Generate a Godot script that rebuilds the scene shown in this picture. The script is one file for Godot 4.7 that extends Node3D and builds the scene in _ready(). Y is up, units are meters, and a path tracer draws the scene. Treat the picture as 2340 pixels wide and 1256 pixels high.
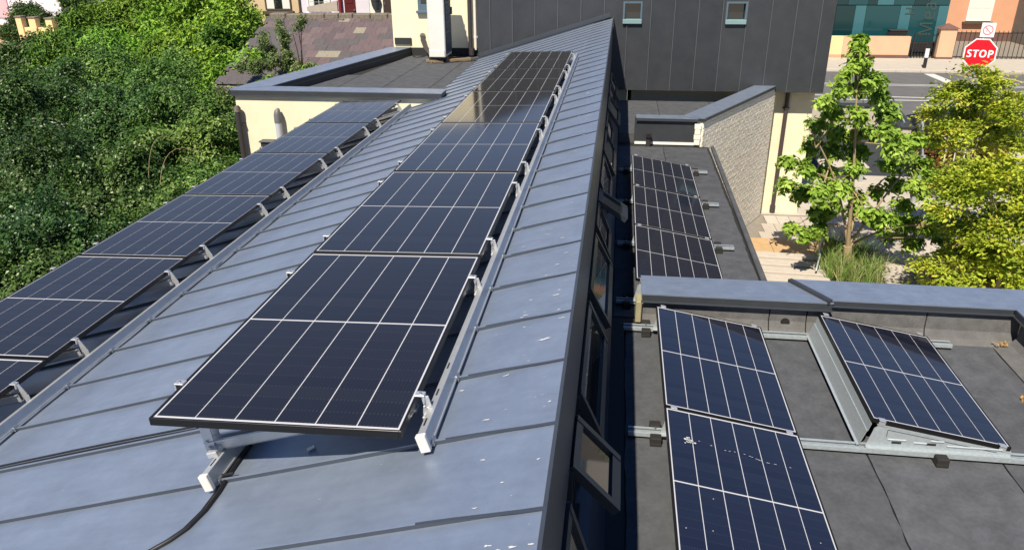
extends Node3D
# Solar panels on a standing seam zinc roof, flat roofs, a metal clad tower, hedge trees, courtyard and street.
# Metres, y up, the camera is the origin; street level is y = -6.5.

const GROUND := -6.5
const RIDGE := Vector2(-0.176, -1.708)
const SLOPE := 0.2943
const FLAT_NEAR := -3.66
const FLAT_FAR := -3.8
const PANEL_W := 1.038
const PANEL_L := 1.755
const PITCH := 1.775
const ORD := ["first", "second", "third", "fourth", "fifth", "sixth", "seventh", "eighth", "ninth", "tenth", "eleventh", "twelfth"]

var taken := {}
var mats := {}
var rng := RandomNumberGenerator.new()


class Build:
	var v := PackedVector3Array()
	var n := PackedVector3Array()
	var u := PackedVector2Array()
	var c := PackedColorArray()
	var col := Color.WHITE

	func tri(a: Vector3, b: Vector3, d: Vector3, ua := Vector2.ZERO, ub := Vector2.ZERO, ud := Vector2.ZERO):
		# a, b, d run counter-clockwise seen from outside
		var m := (b - a).cross(d - a)
		if m.length_squared() < 1e-16:
			return
		m = m.normalized()
		for q in [a, d, b]:
			v.append(q)
			n.append(m)
			c.append(col)
		u.append(ua); u.append(ud); u.append(ub)

	func quad(a: Vector3, b: Vector3, d: Vector3, e: Vector3):
		tri(a, b, d, Vector2(0, 0), Vector2(1, 0), Vector2(1, 1))
		tri(a, d, e, Vector2(0, 0), Vector2(1, 1), Vector2(0, 1))

	func smooth_tri(a, b, d, na, nb, nd):
		v.append(a); v.append(d); v.append(b)
		n.append(na); n.append(nd); n.append(nb)
		for k in 3:
			u.append(Vector2.ZERO); c.append(col)

	func out_quad(a: Vector3, b: Vector3, d: Vector3, e: Vector3, inside: Vector3):
		if (b - a).cross(d - a).dot((a + d) * 0.5 - inside) < 0.0:
			quad(a, e, d, b)
		else:
			quad(a, b, d, e)

	func out_tri(a: Vector3, b: Vector3, d: Vector3, inside: Vector3):
		if (b - a).cross(d - a).dot((a + b + d) / 3.0 - inside) < 0.0:
			tri(a, d, b)
		else:
			tri(a, b, d)

	func box(center: Vector3, size: Vector3, turn := Basis.IDENTITY):
		var h := size * 0.5
		for ax in 3:
			for s in [-1.0, 1.0]:
				var i := (ax + 1) % 3
				var j := (ax + 2) % 3
				var q := []
				for w in [[-1, -1], [1, -1], [1, 1], [-1, 1]]:
					var p := Vector3.ZERO
					p[ax] = s * h[ax]; p[i] = w[0] * h[i]; p[j] = w[1] * h[j]
					q.append(center + turn * p)
				out_quad(q[0], q[1], q[2], q[3], center)

	func cbox(center: Vector3, size: Vector3, ch: float, turn := Basis.IDENTITY):
		# box with chamfered edges
		var h := size * 0.5
		var k := h - Vector3.ONE * ch
		for ax in 3:
			var i := (ax + 1) % 3
			var j := (ax + 2) % 3
			for s in [-1.0, 1.0]:
				var q := []
				for w in [[-1, -1], [1, -1], [1, 1], [-1, 1]]:
					var p := Vector3.ZERO
					p[ax] = s * h[ax]; p[i] = w[0] * k[i]; p[j] = w[1] * k[j]
					q.append(center + turn * p)
				out_quad(q[0], q[1], q[2], q[3], center)
				for s2 in [-1.0, 1.0]:
					var a := Vector3.ZERO
					var b := Vector3.ZERO
					a[ax] = s * h[ax]; a[i] = s2 * k[i]
					b[ax] = s * k[ax]; b[i] = s2 * h[i]
					var a2 := a
					var b2 := b
					a[j] = -k[j]; b[j] = -k[j]; a2[j] = k[j]; b2[j] = k[j]
					out_quad(center + turn * a, center + turn * b, center + turn * b2, center + turn * a2, center)
		for sx in [-1.0, 1.0]:
			for sy in [-1.0, 1.0]:
				for sz in [-1.0, 1.0]:
					out_tri(center + turn * Vector3(sx * h.x, sy * k.y, sz * k.z), center + turn * Vector3(sx * k.x, sy * h.y, sz * k.z), center + turn * Vector3(sx * k.x, sy * k.y, sz * h.z), center)

	func beam(a: Vector3, b: Vector3, w: float, h: float, up := Vector3.UP, ch := 0.0):
		# a bar from a to b, w wide and h deep
		var z := (b - a).normalized()
		if absf(z.dot(up)) > 0.98:
			up = Vector3.RIGHT
		var x := up.cross(z).normalized()
		var y := z.cross(x)
		var t := Basis(x, y, z)
		if ch > 0.0:
			cbox((a + b) * 0.5, Vector3(w, h, a.distance_to(b)), ch, t)
		else:
			box((a + b) * 0.5, Vector3(w, h, a.distance_to(b)), t)

	func tube(pts: Array, radii: Array, sides := 8, caps := true):
		var rings := []
		var dirs := []
		var x := Vector3.ZERO
		for i in pts.size():
			var d: Vector3 = (pts[mini(i + 1, pts.size() - 1)] - pts[maxi(i - 1, 0)]).normalized()
			if i == 0:
				x = d.cross(Vector3(0.31, 0.2, 0.93)).normalized()
			else:
				x = (x - d * x.dot(d)).normalized()
			var y := d.cross(x)
			var ring := []
			var dr := []
			for k in sides:
				var w := TAU * k / sides
				var o: Vector3 = x * cos(w) + y * sin(w)
				dr.append(o)
				ring.append(pts[i] + o * radii[i])
			rings.append(ring)
			dirs.append(dr)
		for i in pts.size() - 1:
			for k in sides:
				var l := (k + 1) % sides
				smooth_tri(rings[i][k], rings[i][l], rings[i + 1][l], dirs[i][k], dirs[i][l], dirs[i + 1][l])
				smooth_tri(rings[i][k], rings[i + 1][l], rings[i + 1][k], dirs[i][k], dirs[i + 1][l], dirs[i + 1][k])
		if caps:
			for k in sides:
				var l := (k + 1) % sides
				out_tri(pts[0], rings[0][k], rings[0][l], pts[1])
				out_tri(pts[-1], rings[-1][k], rings[-1][l], pts[-2])

	func slab(poly: Array, y0: float, y1: float):
		# polygon of Vector2 (x, z) between two heights
		var pv := PackedVector2Array(poly)
		var idx := Geometry2D.triangulate_polygon(pv)
		for i in range(0, idx.size(), 3):
			var a := pv[idx[i]]
			var b := pv[idx[i + 1]]
			var d := pv[idx[i + 2]]
			var g := Vector3((a.x + b.x + d.x) / 3.0, (y0 + y1) * 0.5, (a.y + b.y + d.y) / 3.0)
			out_tri(Vector3(a.x, y1, a.y), Vector3(b.x, y1, b.y), Vector3(d.x, y1, d.y), g)
			out_tri(Vector3(a.x, y0, a.y), Vector3(b.x, y0, b.y), Vector3(d.x, y0, d.y), g)
		var cw := Geometry2D.is_polygon_clockwise(pv)
		for i in pv.size():
			var a := pv[i]
			var b := pv[(i + 1) % pv.size()]
			var q0 := Vector3(a.x, y0, a.y)
			var q1 := Vector3(b.x, y0, b.y)
			var q2 := Vector3(b.x, y1, b.y)
			var q3 := Vector3(a.x, y1, a.y)
			var e := Vector3(b.x - a.x, 0, b.y - a.y)
			var o := Vector3(e.z, 0, -e.x) * (-1.0 if cw else 1.0)
			out_quad(q0, q1, q2, q3, (q0 + q2) * 0.5 - o)

	func extrude(poly: Array, o: Vector3, ax: Vector3, ay: Vector3, depth: Vector3):
		# polygon of Vector2 in the plane (ax, ay) at o, swept by depth
		var pv := PackedVector2Array(poly)
		var idx := Geometry2D.triangulate_polygon(pv)
		var up := ax.cross(ay)
		var sgn := 1.0 if up.dot(depth) > 0.0 else -1.0
		for i in range(0, idx.size(), 3):
			var a := o + ax * pv[idx[i]].x + ay * pv[idx[i]].y
			var b := o + ax * pv[idx[i + 1]].x + ay * pv[idx[i + 1]].y
			var d := o + ax * pv[idx[i + 2]].x + ay * pv[idx[i + 2]].y
			var g := (a + b + d) / 3.0 + depth * 0.5
			out_tri(a, b, d, g)
			out_tri(a + depth, b + depth, d + depth, g)
		var cw := Geometry2D.is_polygon_clockwise(pv)
		for i in pv.size():
			var p := pv[i]
			var q := pv[(i + 1) % pv.size()]
			var a := o + ax * p.x + ay * p.y
			var b := o + ax * q.x + ay * q.y
			var e := q - p
			var w := Vector2(e.y, -e.x) * (-1.0 if cw else 1.0)
			var m := (a + b + depth) * 0.5
			out_quad(a, b, b + depth, a + depth, m - (ax * w.x + ay * w.y))

	func ball(center: Vector3, r: Vector3, rows := 8, cols := 12):
		for i in rows:
			for k in cols:
				var q := []
				for w in [[i, k], [i + 1, k], [i + 1, k + 1], [i, k + 1]]:
					var t: float = PI * w[0] / rows
					var f: float = TAU * w[1] / cols
					q.append(Vector3(sin(t) * cos(f), cos(t), sin(t) * sin(f)))
				if i > 0:
					smooth_tri(center + q[0] * r, center + q[3] * r, center + q[2] * r, q[0], q[3], q[2])
				if i < rows - 1:
					smooth_tri(center + q[0] * r, center + q[2] * r, center + q[1] * r, q[0], q[2], q[1])

	func mesh(off := Vector3.ZERO) -> ArrayMesh:
		var vv := v
		if off != Vector3.ZERO:
			vv = PackedVector3Array()
			vv.resize(v.size())
			for i in v.size():
				vv[i] = v[i] - off
		var ar := []
		ar.resize(Mesh.ARRAY_MAX)
		ar[Mesh.ARRAY_VERTEX] = vv
		ar[Mesh.ARRAY_NORMAL] = n
		ar[Mesh.ARRAY_TEX_UV] = u
		ar[Mesh.ARRAY_COLOR] = c
		var m := ArrayMesh.new()
		m.add_surface_from_arrays(Mesh.PRIMITIVE_TRIANGLES, ar)
		return m


func lin(r: float, g: float, b: float) -> Color:
	return Color(r, g, b).linear_to_srgb()


func numbered(called: String) -> String:
	var k: int = taken.get(called, 0)
	taken[called] = k + 1
	return called if k == 0 else "%s_%03d" % [called, k]


func thing(called: String, label: String, category: String, at := Vector3.ZERO, group := "") -> Node3D:
	var o := Node3D.new()
	o.name = numbered(called)
	add_child(o)
	o.position = at
	o.set_meta("label", label)
	o.set_meta("category", category)
	if group:
		o.set_meta("group", group)
	return o


func origin_of(o: Node) -> Vector3:
	var p := Vector3.ZERO
	while o != self:
		p += o.position
		o = o.get_parent()
	return p


func part(parent: Node3D, called: String, b: Build, m: Material, kind := "") -> MeshInstance3D:
	# the builder holds world coordinates
	var o := MeshInstance3D.new()
	o.name = called
	o.mesh = b.mesh(origin_of(parent))
	o.material_override = m
	parent.add_child(o, true)
	if kind:
		o.set_meta("kind", kind)
	return o


func piece(parent: Node3D, called: String, m: Mesh, mat: Material, at: Transform3D) -> MeshInstance3D:
	var o := MeshInstance3D.new()
	o.name = called
	o.mesh = m
	o.material_override = mat
	o.transform = at
	parent.add_child(o, true)
	return o


func structure(called: String, b: Build, m: Material) -> MeshInstance3D:
	var o := MeshInstance3D.new()
	o.name = numbered(called)
	o.mesh = b.mesh()
	o.material_override = m
	o.set_meta("kind", "structure")
	add_child(o)
	return o


# ---------------------------------------------------------------- materials
func noise_image(sd: int, freq: float, octaves: int, size: int) -> Image:
	var f := FastNoiseLite.new()
	f.seed = sd
	f.noise_type = FastNoiseLite.TYPE_SIMPLEX_SMOOTH
	f.frequency = freq
	f.fractal_octaves = octaves
	return f.get_seamless_image(size, size, false, false, 0.15, true)


func pattern(sd: int, layers: Array, low: Color, high: Color, size := 512, specks := 0, speck := Color.WHITE, gain := 1.0) -> ImageTexture:
	# layers: [frequency, octaves, weight]; linear tints low .. high
	var raw := []
	var total := 0.0
	for l in layers:
		var im0 := noise_image(sd + raw.size() * 17, l[0], l[1], size)
		if l.size() > 3:
			# stretch a strip of the noise along the image's x: streaks
			var st := noise_image(sd + raw.size() * 17, l[0], l[1], size)
			st.crop(size / int(l[3]), size)
			st.resize(size, size, Image.INTERPOLATE_CUBIC)
			im0 = st
		raw.append(im0.get_data())
		total += l[2]
	var lut := PackedByteArray()
	for i in 256:
		var t := clampf((i / 255.0 - 0.5) * gain + 0.5, 0, 1)
		var k := low.lerp(high, t).linear_to_srgb()
		lut.append(clampi(int(k.r * 255.0), 0, 255)); lut.append(clampi(int(k.g * 255.0), 0, 255)); lut.append(clampi(int(k.b * 255.0), 0, 255))
	var d := PackedByteArray()
	d.resize(size * size * 3)
	var step: int = raw[0].size() / (size * size)
	for i in size * size:
		var s := 0.0
		for j in raw.size():
			s += raw[j][i * step] * layers[j][2]
		var q := int(clampf(s / total, 0, 255)) * 3
		d[i * 3] = lut[q]; d[i * 3 + 1] = lut[q + 1]; d[i * 3 + 2] = lut[q + 2]
	var im := Image.create_from_data(size, size, false, Image.FORMAT_RGB8, d)
	var r := RandomNumberGenerator.new()
	r.seed = sd
	var sc := speck.linear_to_srgb()
	for i in specks:
		var x := r.randi_range(0, size - 1)
		var y := r.randi_range(0, size - 1)
		im.set_pixel(x, y, im.get_pixel(x, y).lerp(sc, r.randf_range(0.15, 0.9)))
	return ImageTexture.create_from_image(im)


func height_map(sd: int, layers: Array, size := 512) -> ImageTexture:
	return pattern(sd, layers, Color.BLACK, Color.WHITE, size)


func mat(called: String, color: Color, rough: float, metal := 0.0, tex: Texture2D = null, metres := 1.0, spec := 0.5) -> StandardMaterial3D:
	var m := StandardMaterial3D.new()
	m.albedo_color = color.linear_to_srgb()
	m.roughness = rough
	m.metallic = metal
	m.metallic_specular = spec
	if tex:
		m.albedo_texture = tex
		m.uv1_triplanar = true
		m.uv1_world_triplanar = true
		m.uv1_scale = Vector3.ONE / metres
	mats[called] = m
	return m


func bump(m: StandardMaterial3D, t: Texture2D, cm: float):
	m.heightmap_enabled = true
	m.heightmap_texture = t
	m.heightmap_scale = cm


func make_materials():
	var W := Color.WHITE
	var blot := [[0.006, 3, 1.0], [0.03, 3, 0.8], [0.2, 1, 0.35]]
	var z := mat("zinc", Color(0.29, 0.35, 0.455), 0.43, 0.5, pattern(3, [[0.006, 3, 0.9], [0.014, 4, 1.2], [0.05, 3, 0.6], [0.2, 1, 0.3], [0.05, 3, 0.8, 8]], Color(0.68, 0.69, 0.7), Color(1.0, 1.0, 1.0), 1024, 900, Color(1, 1, 1), 1.8), 2.9)
	bump(z, height_map(8, [[0.02, 2, 1.0]], 256), 0.25)
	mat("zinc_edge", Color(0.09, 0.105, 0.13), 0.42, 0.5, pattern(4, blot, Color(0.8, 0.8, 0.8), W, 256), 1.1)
	mat("dark_cladding", Color(0.05, 0.055, 0.063), 0.42, 0.2, pattern(5, [[0.01, 3, 1.0], [0.05, 2, 0.5]], Color(0.75, 0.75, 0.76), Color(1.0, 1.0, 0.98), 512), 1.9)
	for i in 3:
		mat("cladding_%d" % i, Color(0.05, 0.055, 0.063) * [0.95, 1.0, 1.05][i], [0.4, 0.42, 0.45][i], 0.2, pattern(5 + i, [[0.01, 3, 1.0], [0.05, 2, 0.5]], Color(0.7, 0.7, 0.72), Color(1.0, 1.0, 0.98), 512, 6, Color(1, 1, 1)), 2.3)
	mat("seam_metal", Color(0.13, 0.14, 0.155), 0.4, 0.3)
	mat("fascia", Color(0.035, 0.042, 0.055), 0.4, 0.1, pattern(6, [[0.02, 3, 1.0]], Color(0.8, 0.8, 0.8), W, 256), 1.4)
	mat("window_frame", Color(0.024, 0.03, 0.036), 0.35, 0.1)
	var ft := pattern(11, [[0.008, 3, 1.1], [0.04, 3, 0.7], [0.35, 2, 1.0]], Color(0.5, 0.5, 0.5), Color(0.96, 0.96, 0.96), 1024, 14000, Color(1, 1, 1), 1.6)
	var felt := mat("felt", Color(0.106, 0.112, 0.124), 0.9, 0.0, ft, 2.2, 0.3)
	bump(felt, height_map(12, [[0.35, 2, 1.0], [0.05, 2, 0.6]], 512), 0.2)
	for i in 3:
		var fm: StandardMaterial3D = felt.duplicate()
		fm.albedo_color = (Color(0.106, 0.112, 0.124) * [0.9, 1.0, 1.1][i]).linear_to_srgb()
		fm.uv1_offset = Vector3(0.37, 0.0, 0.61) * i
		mats["felt_%d" % i] = fm
	mat("felt_upstand", Color(0.165, 0.165, 0.165), 0.9, 0.0, ft, 1.3, 0.3)
	mat("bitumen", Color(0.018, 0.018, 0.018), 0.8)
	mat("black_frame", Color(0.02, 0.02, 0.021), 0.32, 0.55)
	mat("backsheet", Color(0.52, 0.53, 0.56), 0.12)
	var al := pattern(14, [[0.02, 3, 1.0], [0.2, 1, 0.5]], Color(0.8, 0.8, 0.8), W, 256)
	mat("aluminium", Color(0.62, 0.64, 0.66), 0.38, 0.6, al, 0.5)
	mat("galvanised", Color(0.42, 0.47, 0.5), 0.45, 0.3, pattern(15, [[0.05, 2, 1.0]], Color(0.78, 0.8, 0.8), W, 256), 0.5)
	mat("steel_bolt", Color(0.5, 0.5, 0.5), 0.3, 0.9)
	mat("rubber", Color(0.02, 0.019, 0.018), 0.85, 0.0, pattern(16, [[0.2, 2, 1.0]], Color(0.6, 0.6, 0.6), W, 128), 0.2)
	mat("cable", Color(0.012, 0.012, 0.013), 0.45)
	mat("glass", Color(0.012, 0.016, 0.018), 0.03, 0.0, null, 1.0, 0.8)
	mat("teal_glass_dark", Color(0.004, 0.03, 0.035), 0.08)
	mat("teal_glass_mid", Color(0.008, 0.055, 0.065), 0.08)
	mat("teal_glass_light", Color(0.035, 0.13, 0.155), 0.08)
	var rend := [[0.008, 3, 1.0], [0.05, 3, 0.6], [0.4, 1, 0.4]]
	mat("cream_render", Color(0.8, 0.73, 0.54), 0.9, 0.0, pattern(21, rend, Color(0.86, 0.85, 0.82), Color(1.0, 1.0, 1.0), 512), 2.0, 0.2)
	mat("pale_brick", Color(0.86, 0.8, 0.68), 0.92, 0.0, pattern(22, rend, Color(0.75, 0.75, 0.74), W, 512), 1.0, 0.2)
	mat("cladding_sill", Color(0.19, 0.3, 0.31), 0.4)
	mat("blue_frame", Color(0.08, 0.13, 0.17), 0.4)
	mat("white_metal", Color(0.7, 0.69, 0.66), 0.5, 0.0, pattern(23, rend, Color(0.85, 0.84, 0.82), W, 256), 1.0)
	mat("grille", Color(0.03, 0.033, 0.04), 0.5)
	mat("timber", Color(0.3, 0.22, 0.13), 0.85, 0.0, pattern(24, [[0.03, 4, 1.0]], Color(0.5, 0.48, 0.45), W, 256), 0.4)
	mat("pipe_dark", Color(0.035, 0.03, 0.032), 0.5)
	mat("pipe_brown", Color(0.06, 0.045, 0.045), 0.5)
	mat("pipe_grey", Color(0.45, 0.47, 0.52), 0.5)
	mat("pipe_cowl", Color(0.13, 0.13, 0.14), 0.5)
	mat("stone", Color(0.21, 0.185, 0.15), 0.95, 0.0, pattern(25, [[0.03, 4, 1.0]], Color(0.5, 0.48, 0.46), W, 256), 0.8)
	for i in 4:
		var sc: Color = [Color(0.145, 0.105, 0.108), Color(0.12, 0.09, 0.094), Color(0.11, 0.098, 0.1), Color(0.165, 0.122, 0.12)][i]
		mat("slate_%d" % i, sc, 0.75, 0.0, pattern(30 + i, [[0.02, 4, 1.0], [0.2, 2, 0.5]], Color(0.6, 0.6, 0.62), W, 256, 120, Color(0.5, 0.5, 0.45)), 0.9)
	mat("slate_patch", Color(0.36, 0.33, 0.26), 0.95, 0.0, pattern(35, [[0.06, 3, 1.0]], Color(0.3, 0.28, 0.25), W, 256, 0, W, 2.2), 0.5)
	mat("beige_render", Color(0.6, 0.46, 0.28), 0.9, 0.0, pattern(36, rend, Color(0.85, 0.85, 0.85), W, 256), 2.0)
	mat("lilac_render", Color(0.68, 0.64, 0.7), 0.9, 0.0, pattern(37, rend, Color(0.88, 0.88, 0.88), W, 256), 2.0)
	mat("white_render", Color(0.8, 0.77, 0.66), 0.9, 0.0, pattern(38, rend, Color(0.88, 0.88, 0.88), W, 256), 2.0)
	mat("yellow_render", Color(0.78, 0.62, 0.33), 0.9, 0.0, pattern(39, rend, Color(0.8, 0.8, 0.8), W, 256), 2.0)
	mat("weathered_render", Color(0.36, 0.33, 0.2), 0.9, 0.0, pattern(44, rend, Color(0.6, 0.6, 0.6), W, 256), 0.6)
	mat("pink_render", Color(0.7, 0.36, 0.4), 0.9)
	mat("salmon_render", Color(0.62, 0.33, 0.2), 0.9, 0.0, pattern(40, rend, Color(0.86, 0.85, 0.85), W, 256), 2.0)
	mat("peach_render", Color(0.68, 0.42, 0.27), 0.9, 0.0, pattern(41, rend, Color(0.86, 0.85, 0.85), W, 256), 2.0)
	mat("plinth", Color(0.16, 0.085, 0.07), 0.9, 0.0, pattern(42, rend, Color(0.7, 0.7, 0.7), W, 256, 60, Color(1, 1, 1)), 1.5)
	mat("grey_render", Color(0.2, 0.18, 0.16), 0.9, 0.0, pattern(43, rend, Color(0.7, 0.7, 0.7), W, 256), 1.5)
	mat("white_paint", Color(0.75, 0.75, 0.72), 0.6)
	mat("dark_wood", Color(0.04, 0.022, 0.016), 0.6)
	mat("dark_red", Color(0.09, 0.012, 0.012), 0.4)
	mat("maroon_pipe", Color(0.2, 0.015, 0.025), 0.4)
	mat("brown_frame", Color(0.07, 0.05, 0.035), 0.6)
	mat("interior", Color(0.01, 0.01, 0.01), 0.9)
	mat("curtain", Color(0.65, 0.66, 0.62), 0.9)
	mat("black_iron", Color(0.015, 0.015, 0.016), 0.5)
	mat("steel_post", Color(0.42, 0.45, 0.44), 0.4, 0.4)
	mat("sign_red", Color(0.62, 0.0, 0.012), 0.4)
	mat("sign_white", Color(0.8, 0.8, 0.8), 0.4)
	mat("sign_pink", Color(0.62, 0.2, 0.24), 0.5)
	mat("lettering", Color(0.035, 0.06, 0.055), 0.6)
	var tar := pattern(50, [[0.01, 3, 1.0], [0.3, 2, 0.8]], Color(0.72, 0.72, 0.72), Color(1, 1, 1), 512, 4000, Color(1, 1, 1))
	mat("asphalt", Color(0.15, 0.15, 0.152), 0.92, 0.0, tar, 5.0, 0.2)
	mat("shade_asphalt", Color(0.055, 0.06, 0.068), 0.9, 0.0, tar, 3.0, 0.2)  # asphalt darkened to stand for shade on the ground
	mat("concrete", Color(0.5, 0.455, 0.39), 0.9, 0.0, pattern(51, [[0.01, 3, 1.0], [0.08, 3, 0.6]], Color(0.8, 0.79, 0.77), W, 512), 3.0, 0.2)
	mat("line_paint", Color(0.7, 0.69, 0.65), 0.8, 0.0, pattern(52, [[0.06, 4, 1.0]], Color(0.6, 0.6, 0.6), W, 256), 1.5)
	mat("yellow_paint", Color(0.55, 0.45, 0.16), 0.8, 0.0, pattern(53, [[0.06, 4, 1.0]], Color(0.6, 0.6, 0.6), W, 256), 1.5)
	for i in 3:
		var pc: Color = [Color(0.47, 0.42, 0.36), Color(0.52, 0.47, 0.41), Color(0.42, 0.375, 0.32)][i]
		mat("paving_%d" % i, pc, 0.9, 0.0, pattern(54 + i, [[0.02, 3, 1.0], [0.15, 2, 0.5]], Color(0.82, 0.81, 0.8), W, 256), 1.2, 0.2)
	mat("orange_paving", Color(0.5, 0.34, 0.185), 0.9, 0.0, pattern(58, [[0.02, 3, 1.0]], Color(0.85, 0.84, 0.82), W, 256), 1.2, 0.2)
	mat("grey_paving", Color(0.26, 0.235, 0.2), 0.9, 0.0, pattern(59, [[0.02, 3, 1.0]], Color(0.8, 0.8, 0.8), W, 256), 1.2, 0.2)
	mat("soil", Color(0.035, 0.032, 0.018), 0.95, 0.0, pattern(60, [[0.03, 4, 1.0]], Color(0.4, 0.4, 0.4), W, 256), 1.5, 0.1)
	mat("bark", Color(0.11, 0.085, 0.06), 0.9, 0.0, pattern(61, [[0.05, 4, 1.0]], Color(0.5, 0.5, 0.5), W, 256), 0.5, 0.2)
	mat("pale_bark", Color(0.42, 0.33, 0.2), 0.9, 0.0, pattern(62, [[0.05, 4, 1.0]], Color(0.55, 0.55, 0.52), W, 256), 0.5, 0.2)
	mat("car_paint", Color(0.012, 0.013, 0.016), 0.2, 0.2)
	mat("tyre", Color(0.015, 0.015, 0.015), 0.9)
	mat("dropping", Color(0.5, 0.52, 0.54), 0.9)
	mat("dead_leaf", Color(0.36, 0.22, 0.08), 0.9)
	mat("planter", Color(0.3, 0.235, 0.17), 0.9, 0.0, pattern(63, rend, Color(0.7, 0.7, 0.7), W, 256), 1.0)
	for l in ["leaf", "leaf_glossy", "leaf_thin"]:
		var lm := mat(l, W, 0.36 if l == "leaf_glossy" else 0.5, 0.0, null, 1.0, 0.4)
		lm.vertex_color_use_as_albedo = true
		lm.backlight_enabled = true
		lm.backlight = Color(0.32, 0.42, 0.12) if l != "leaf_thin" else Color(0.6, 0.72, 0.18)
		lm.cull_mode = BaseMaterial3D.CULL_DISABLED
	mats["cell"] = cell_material(Color(0.0125, 0.0105, 0.0095))
	mats["cell_sky_tint"] = cell_material(Color(0.0095, 0.011, 0.021))  # same cells with the blue of the reflected sky put into the colour


func cell_material(base: Color) -> StandardMaterial3D:
	# one column of ten half cells: ten fine busbars, bright solder dots along the cell edges
	var w := 160
	var h := 840
	var im := Image.create(w, h, false, Image.FORMAT_RGB8)
	im.fill(base.linear_to_srgb())
	var r := RandomNumberGenerator.new()
	r.seed = 77
	for k in 10:
		var t := base * r.randf_range(0.85, 1.2)
		t.a = 1.0
		im.fill_rect(Rect2i(0, k * 84, w, 84), t.linear_to_srgb())
	var bus := (base * 1.9)
	bus.a = 1.0
	for k in 10:
		im.fill_rect(Rect2i(8 + k * 16, 0, 1, h), bus.linear_to_srgb())
	for j in 11:
		for k in 10:
			im.fill_rect(Rect2i(7 + k * 16, clampi(j * 84 - 4, 0, h - 8), 4, 8), Color(0.22, 0.22, 0.22))
	im.generate_mipmaps()
	var m := StandardMaterial3D.new()
	m.albedo_texture = ImageTexture.create_from_image(im)
	m.roughness = 0.08
	m.metallic_specular = 0.75
	return m

const YOUNG_TREE := [[4.34,-1.74,-15.13,0.17], [4.30,-1.90,-14.96,0.16], [4.37,-2.18,-14.89,0.23], [4.12,-2.29,-14.68,0.17], [4.64,-2.46,-14.96,0.21], [4.06,-2.59,-14.71,0.25], [4.74,-2.80,-15.96,0.26], [4.89,-2.79,-15.35,0.24], [3.79,-2.82,-14.68,0.23], [4.09,-3.12,-15.09,0.25], [4.41,-3.04,-14.74,0.27], [5.31,-3.22,-15.84,0.29], [3.90,-3.38,-15.34,0.26], [4.39,-3.65,-15.65,0.27], [4.74,-3.50,-15.24,0.27], [5.16,-3.44,-15.20,0.24], [4.00,-3.92,-15.98,0.25], [4.36,-3.98,-15.70,0.26], [4.84,-3.94,-15.61,0.25], [5.20,-3.61,-14.72,0.34], [5.57,-3.55,-14.93,0.24], [3.53,-4.27,-15.78,0.21], [3.67,-4.13,-14.88,0.25], [4.34,-4.46,-15.81,0.27], [4.63,-4.17,-15.14,0.21], [5.54,-4.29,-15.82,0.30], [6.06,-4.31,-16.00,0.31], [5.91,-4.16,-14.78,0.19], [3.58,-4.74,-15.71,0.24], [3.90,-4.86,-15.70,0.29], [4.00,-4.56,-14.62,0.31], [4.38,-4.47,-14.78,0.24], [5.66,-4.63,-15.60,0.24], [5.71,-4.34,-14.65,0.26], [4.15,-5.17,-15.24,0.24], [4.37,-5.00,-15.05,0.24], [3.79,-5.66,-15.71,0.19], [3.85,-5.40,-14.68,0.24], [4.17,-5.38,-15.03,0.19], [4.91,-4.93,-14.65,0.24], [5.25,-5.09,-14.75,0.29], [5.97,-5.41,-15.58,0.31], [6.38,-5.45,-15.49,0.31], [6.83,-5.78,-15.77,0.24], [6.31,-5.91,-15.80,0.26], [5.90,-5.87,-15.91,0.24], [4.95,-5.16,-15.58,0.19], [6.40,-5.14,-15.16,0.20], [6.53,-5.15,-15.99,0.20], [5.66,-4.86,-15.05,0.22], [4.93,-4.87,-15.53,0.20], [5.26,-4.77,-15.57,0.20]]
const MAPLE_FAR := [[6.95,-2.44,-16.15,0.23], [7.00,-2.71,-16.63,0.29], [7.52,-2.79,-16.86,0.29], [6.79,-2.89,-16.63,0.23], [7.08,-2.91,-16.31,0.34], [8.02,-3.02,-17.22,0.23], [6.36,-3.02,-15.94,0.25], [7.26,-3.36,-17.27,0.37], [7.33,-3.20,-16.25,0.37], [7.68,-3.08,-16.12,0.25], [6.63,-3.47,-17.27,0.23], [6.54,-3.42,-16.20,0.34], [7.27,-3.67,-16.79,0.40], [7.67,-3.55,-16.49,0.34], [8.46,-3.67,-17.29,0.34], [6.61,-3.88,-17.23,0.25], [6.79,-4.02,-17.05,0.34], [6.78,-3.80,-15.96,0.37], [7.75,-4.04,-17.02,0.34], [7.87,-3.80,-16.24,0.29], [7.97,-3.82,-16.00,0.25]]
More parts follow.
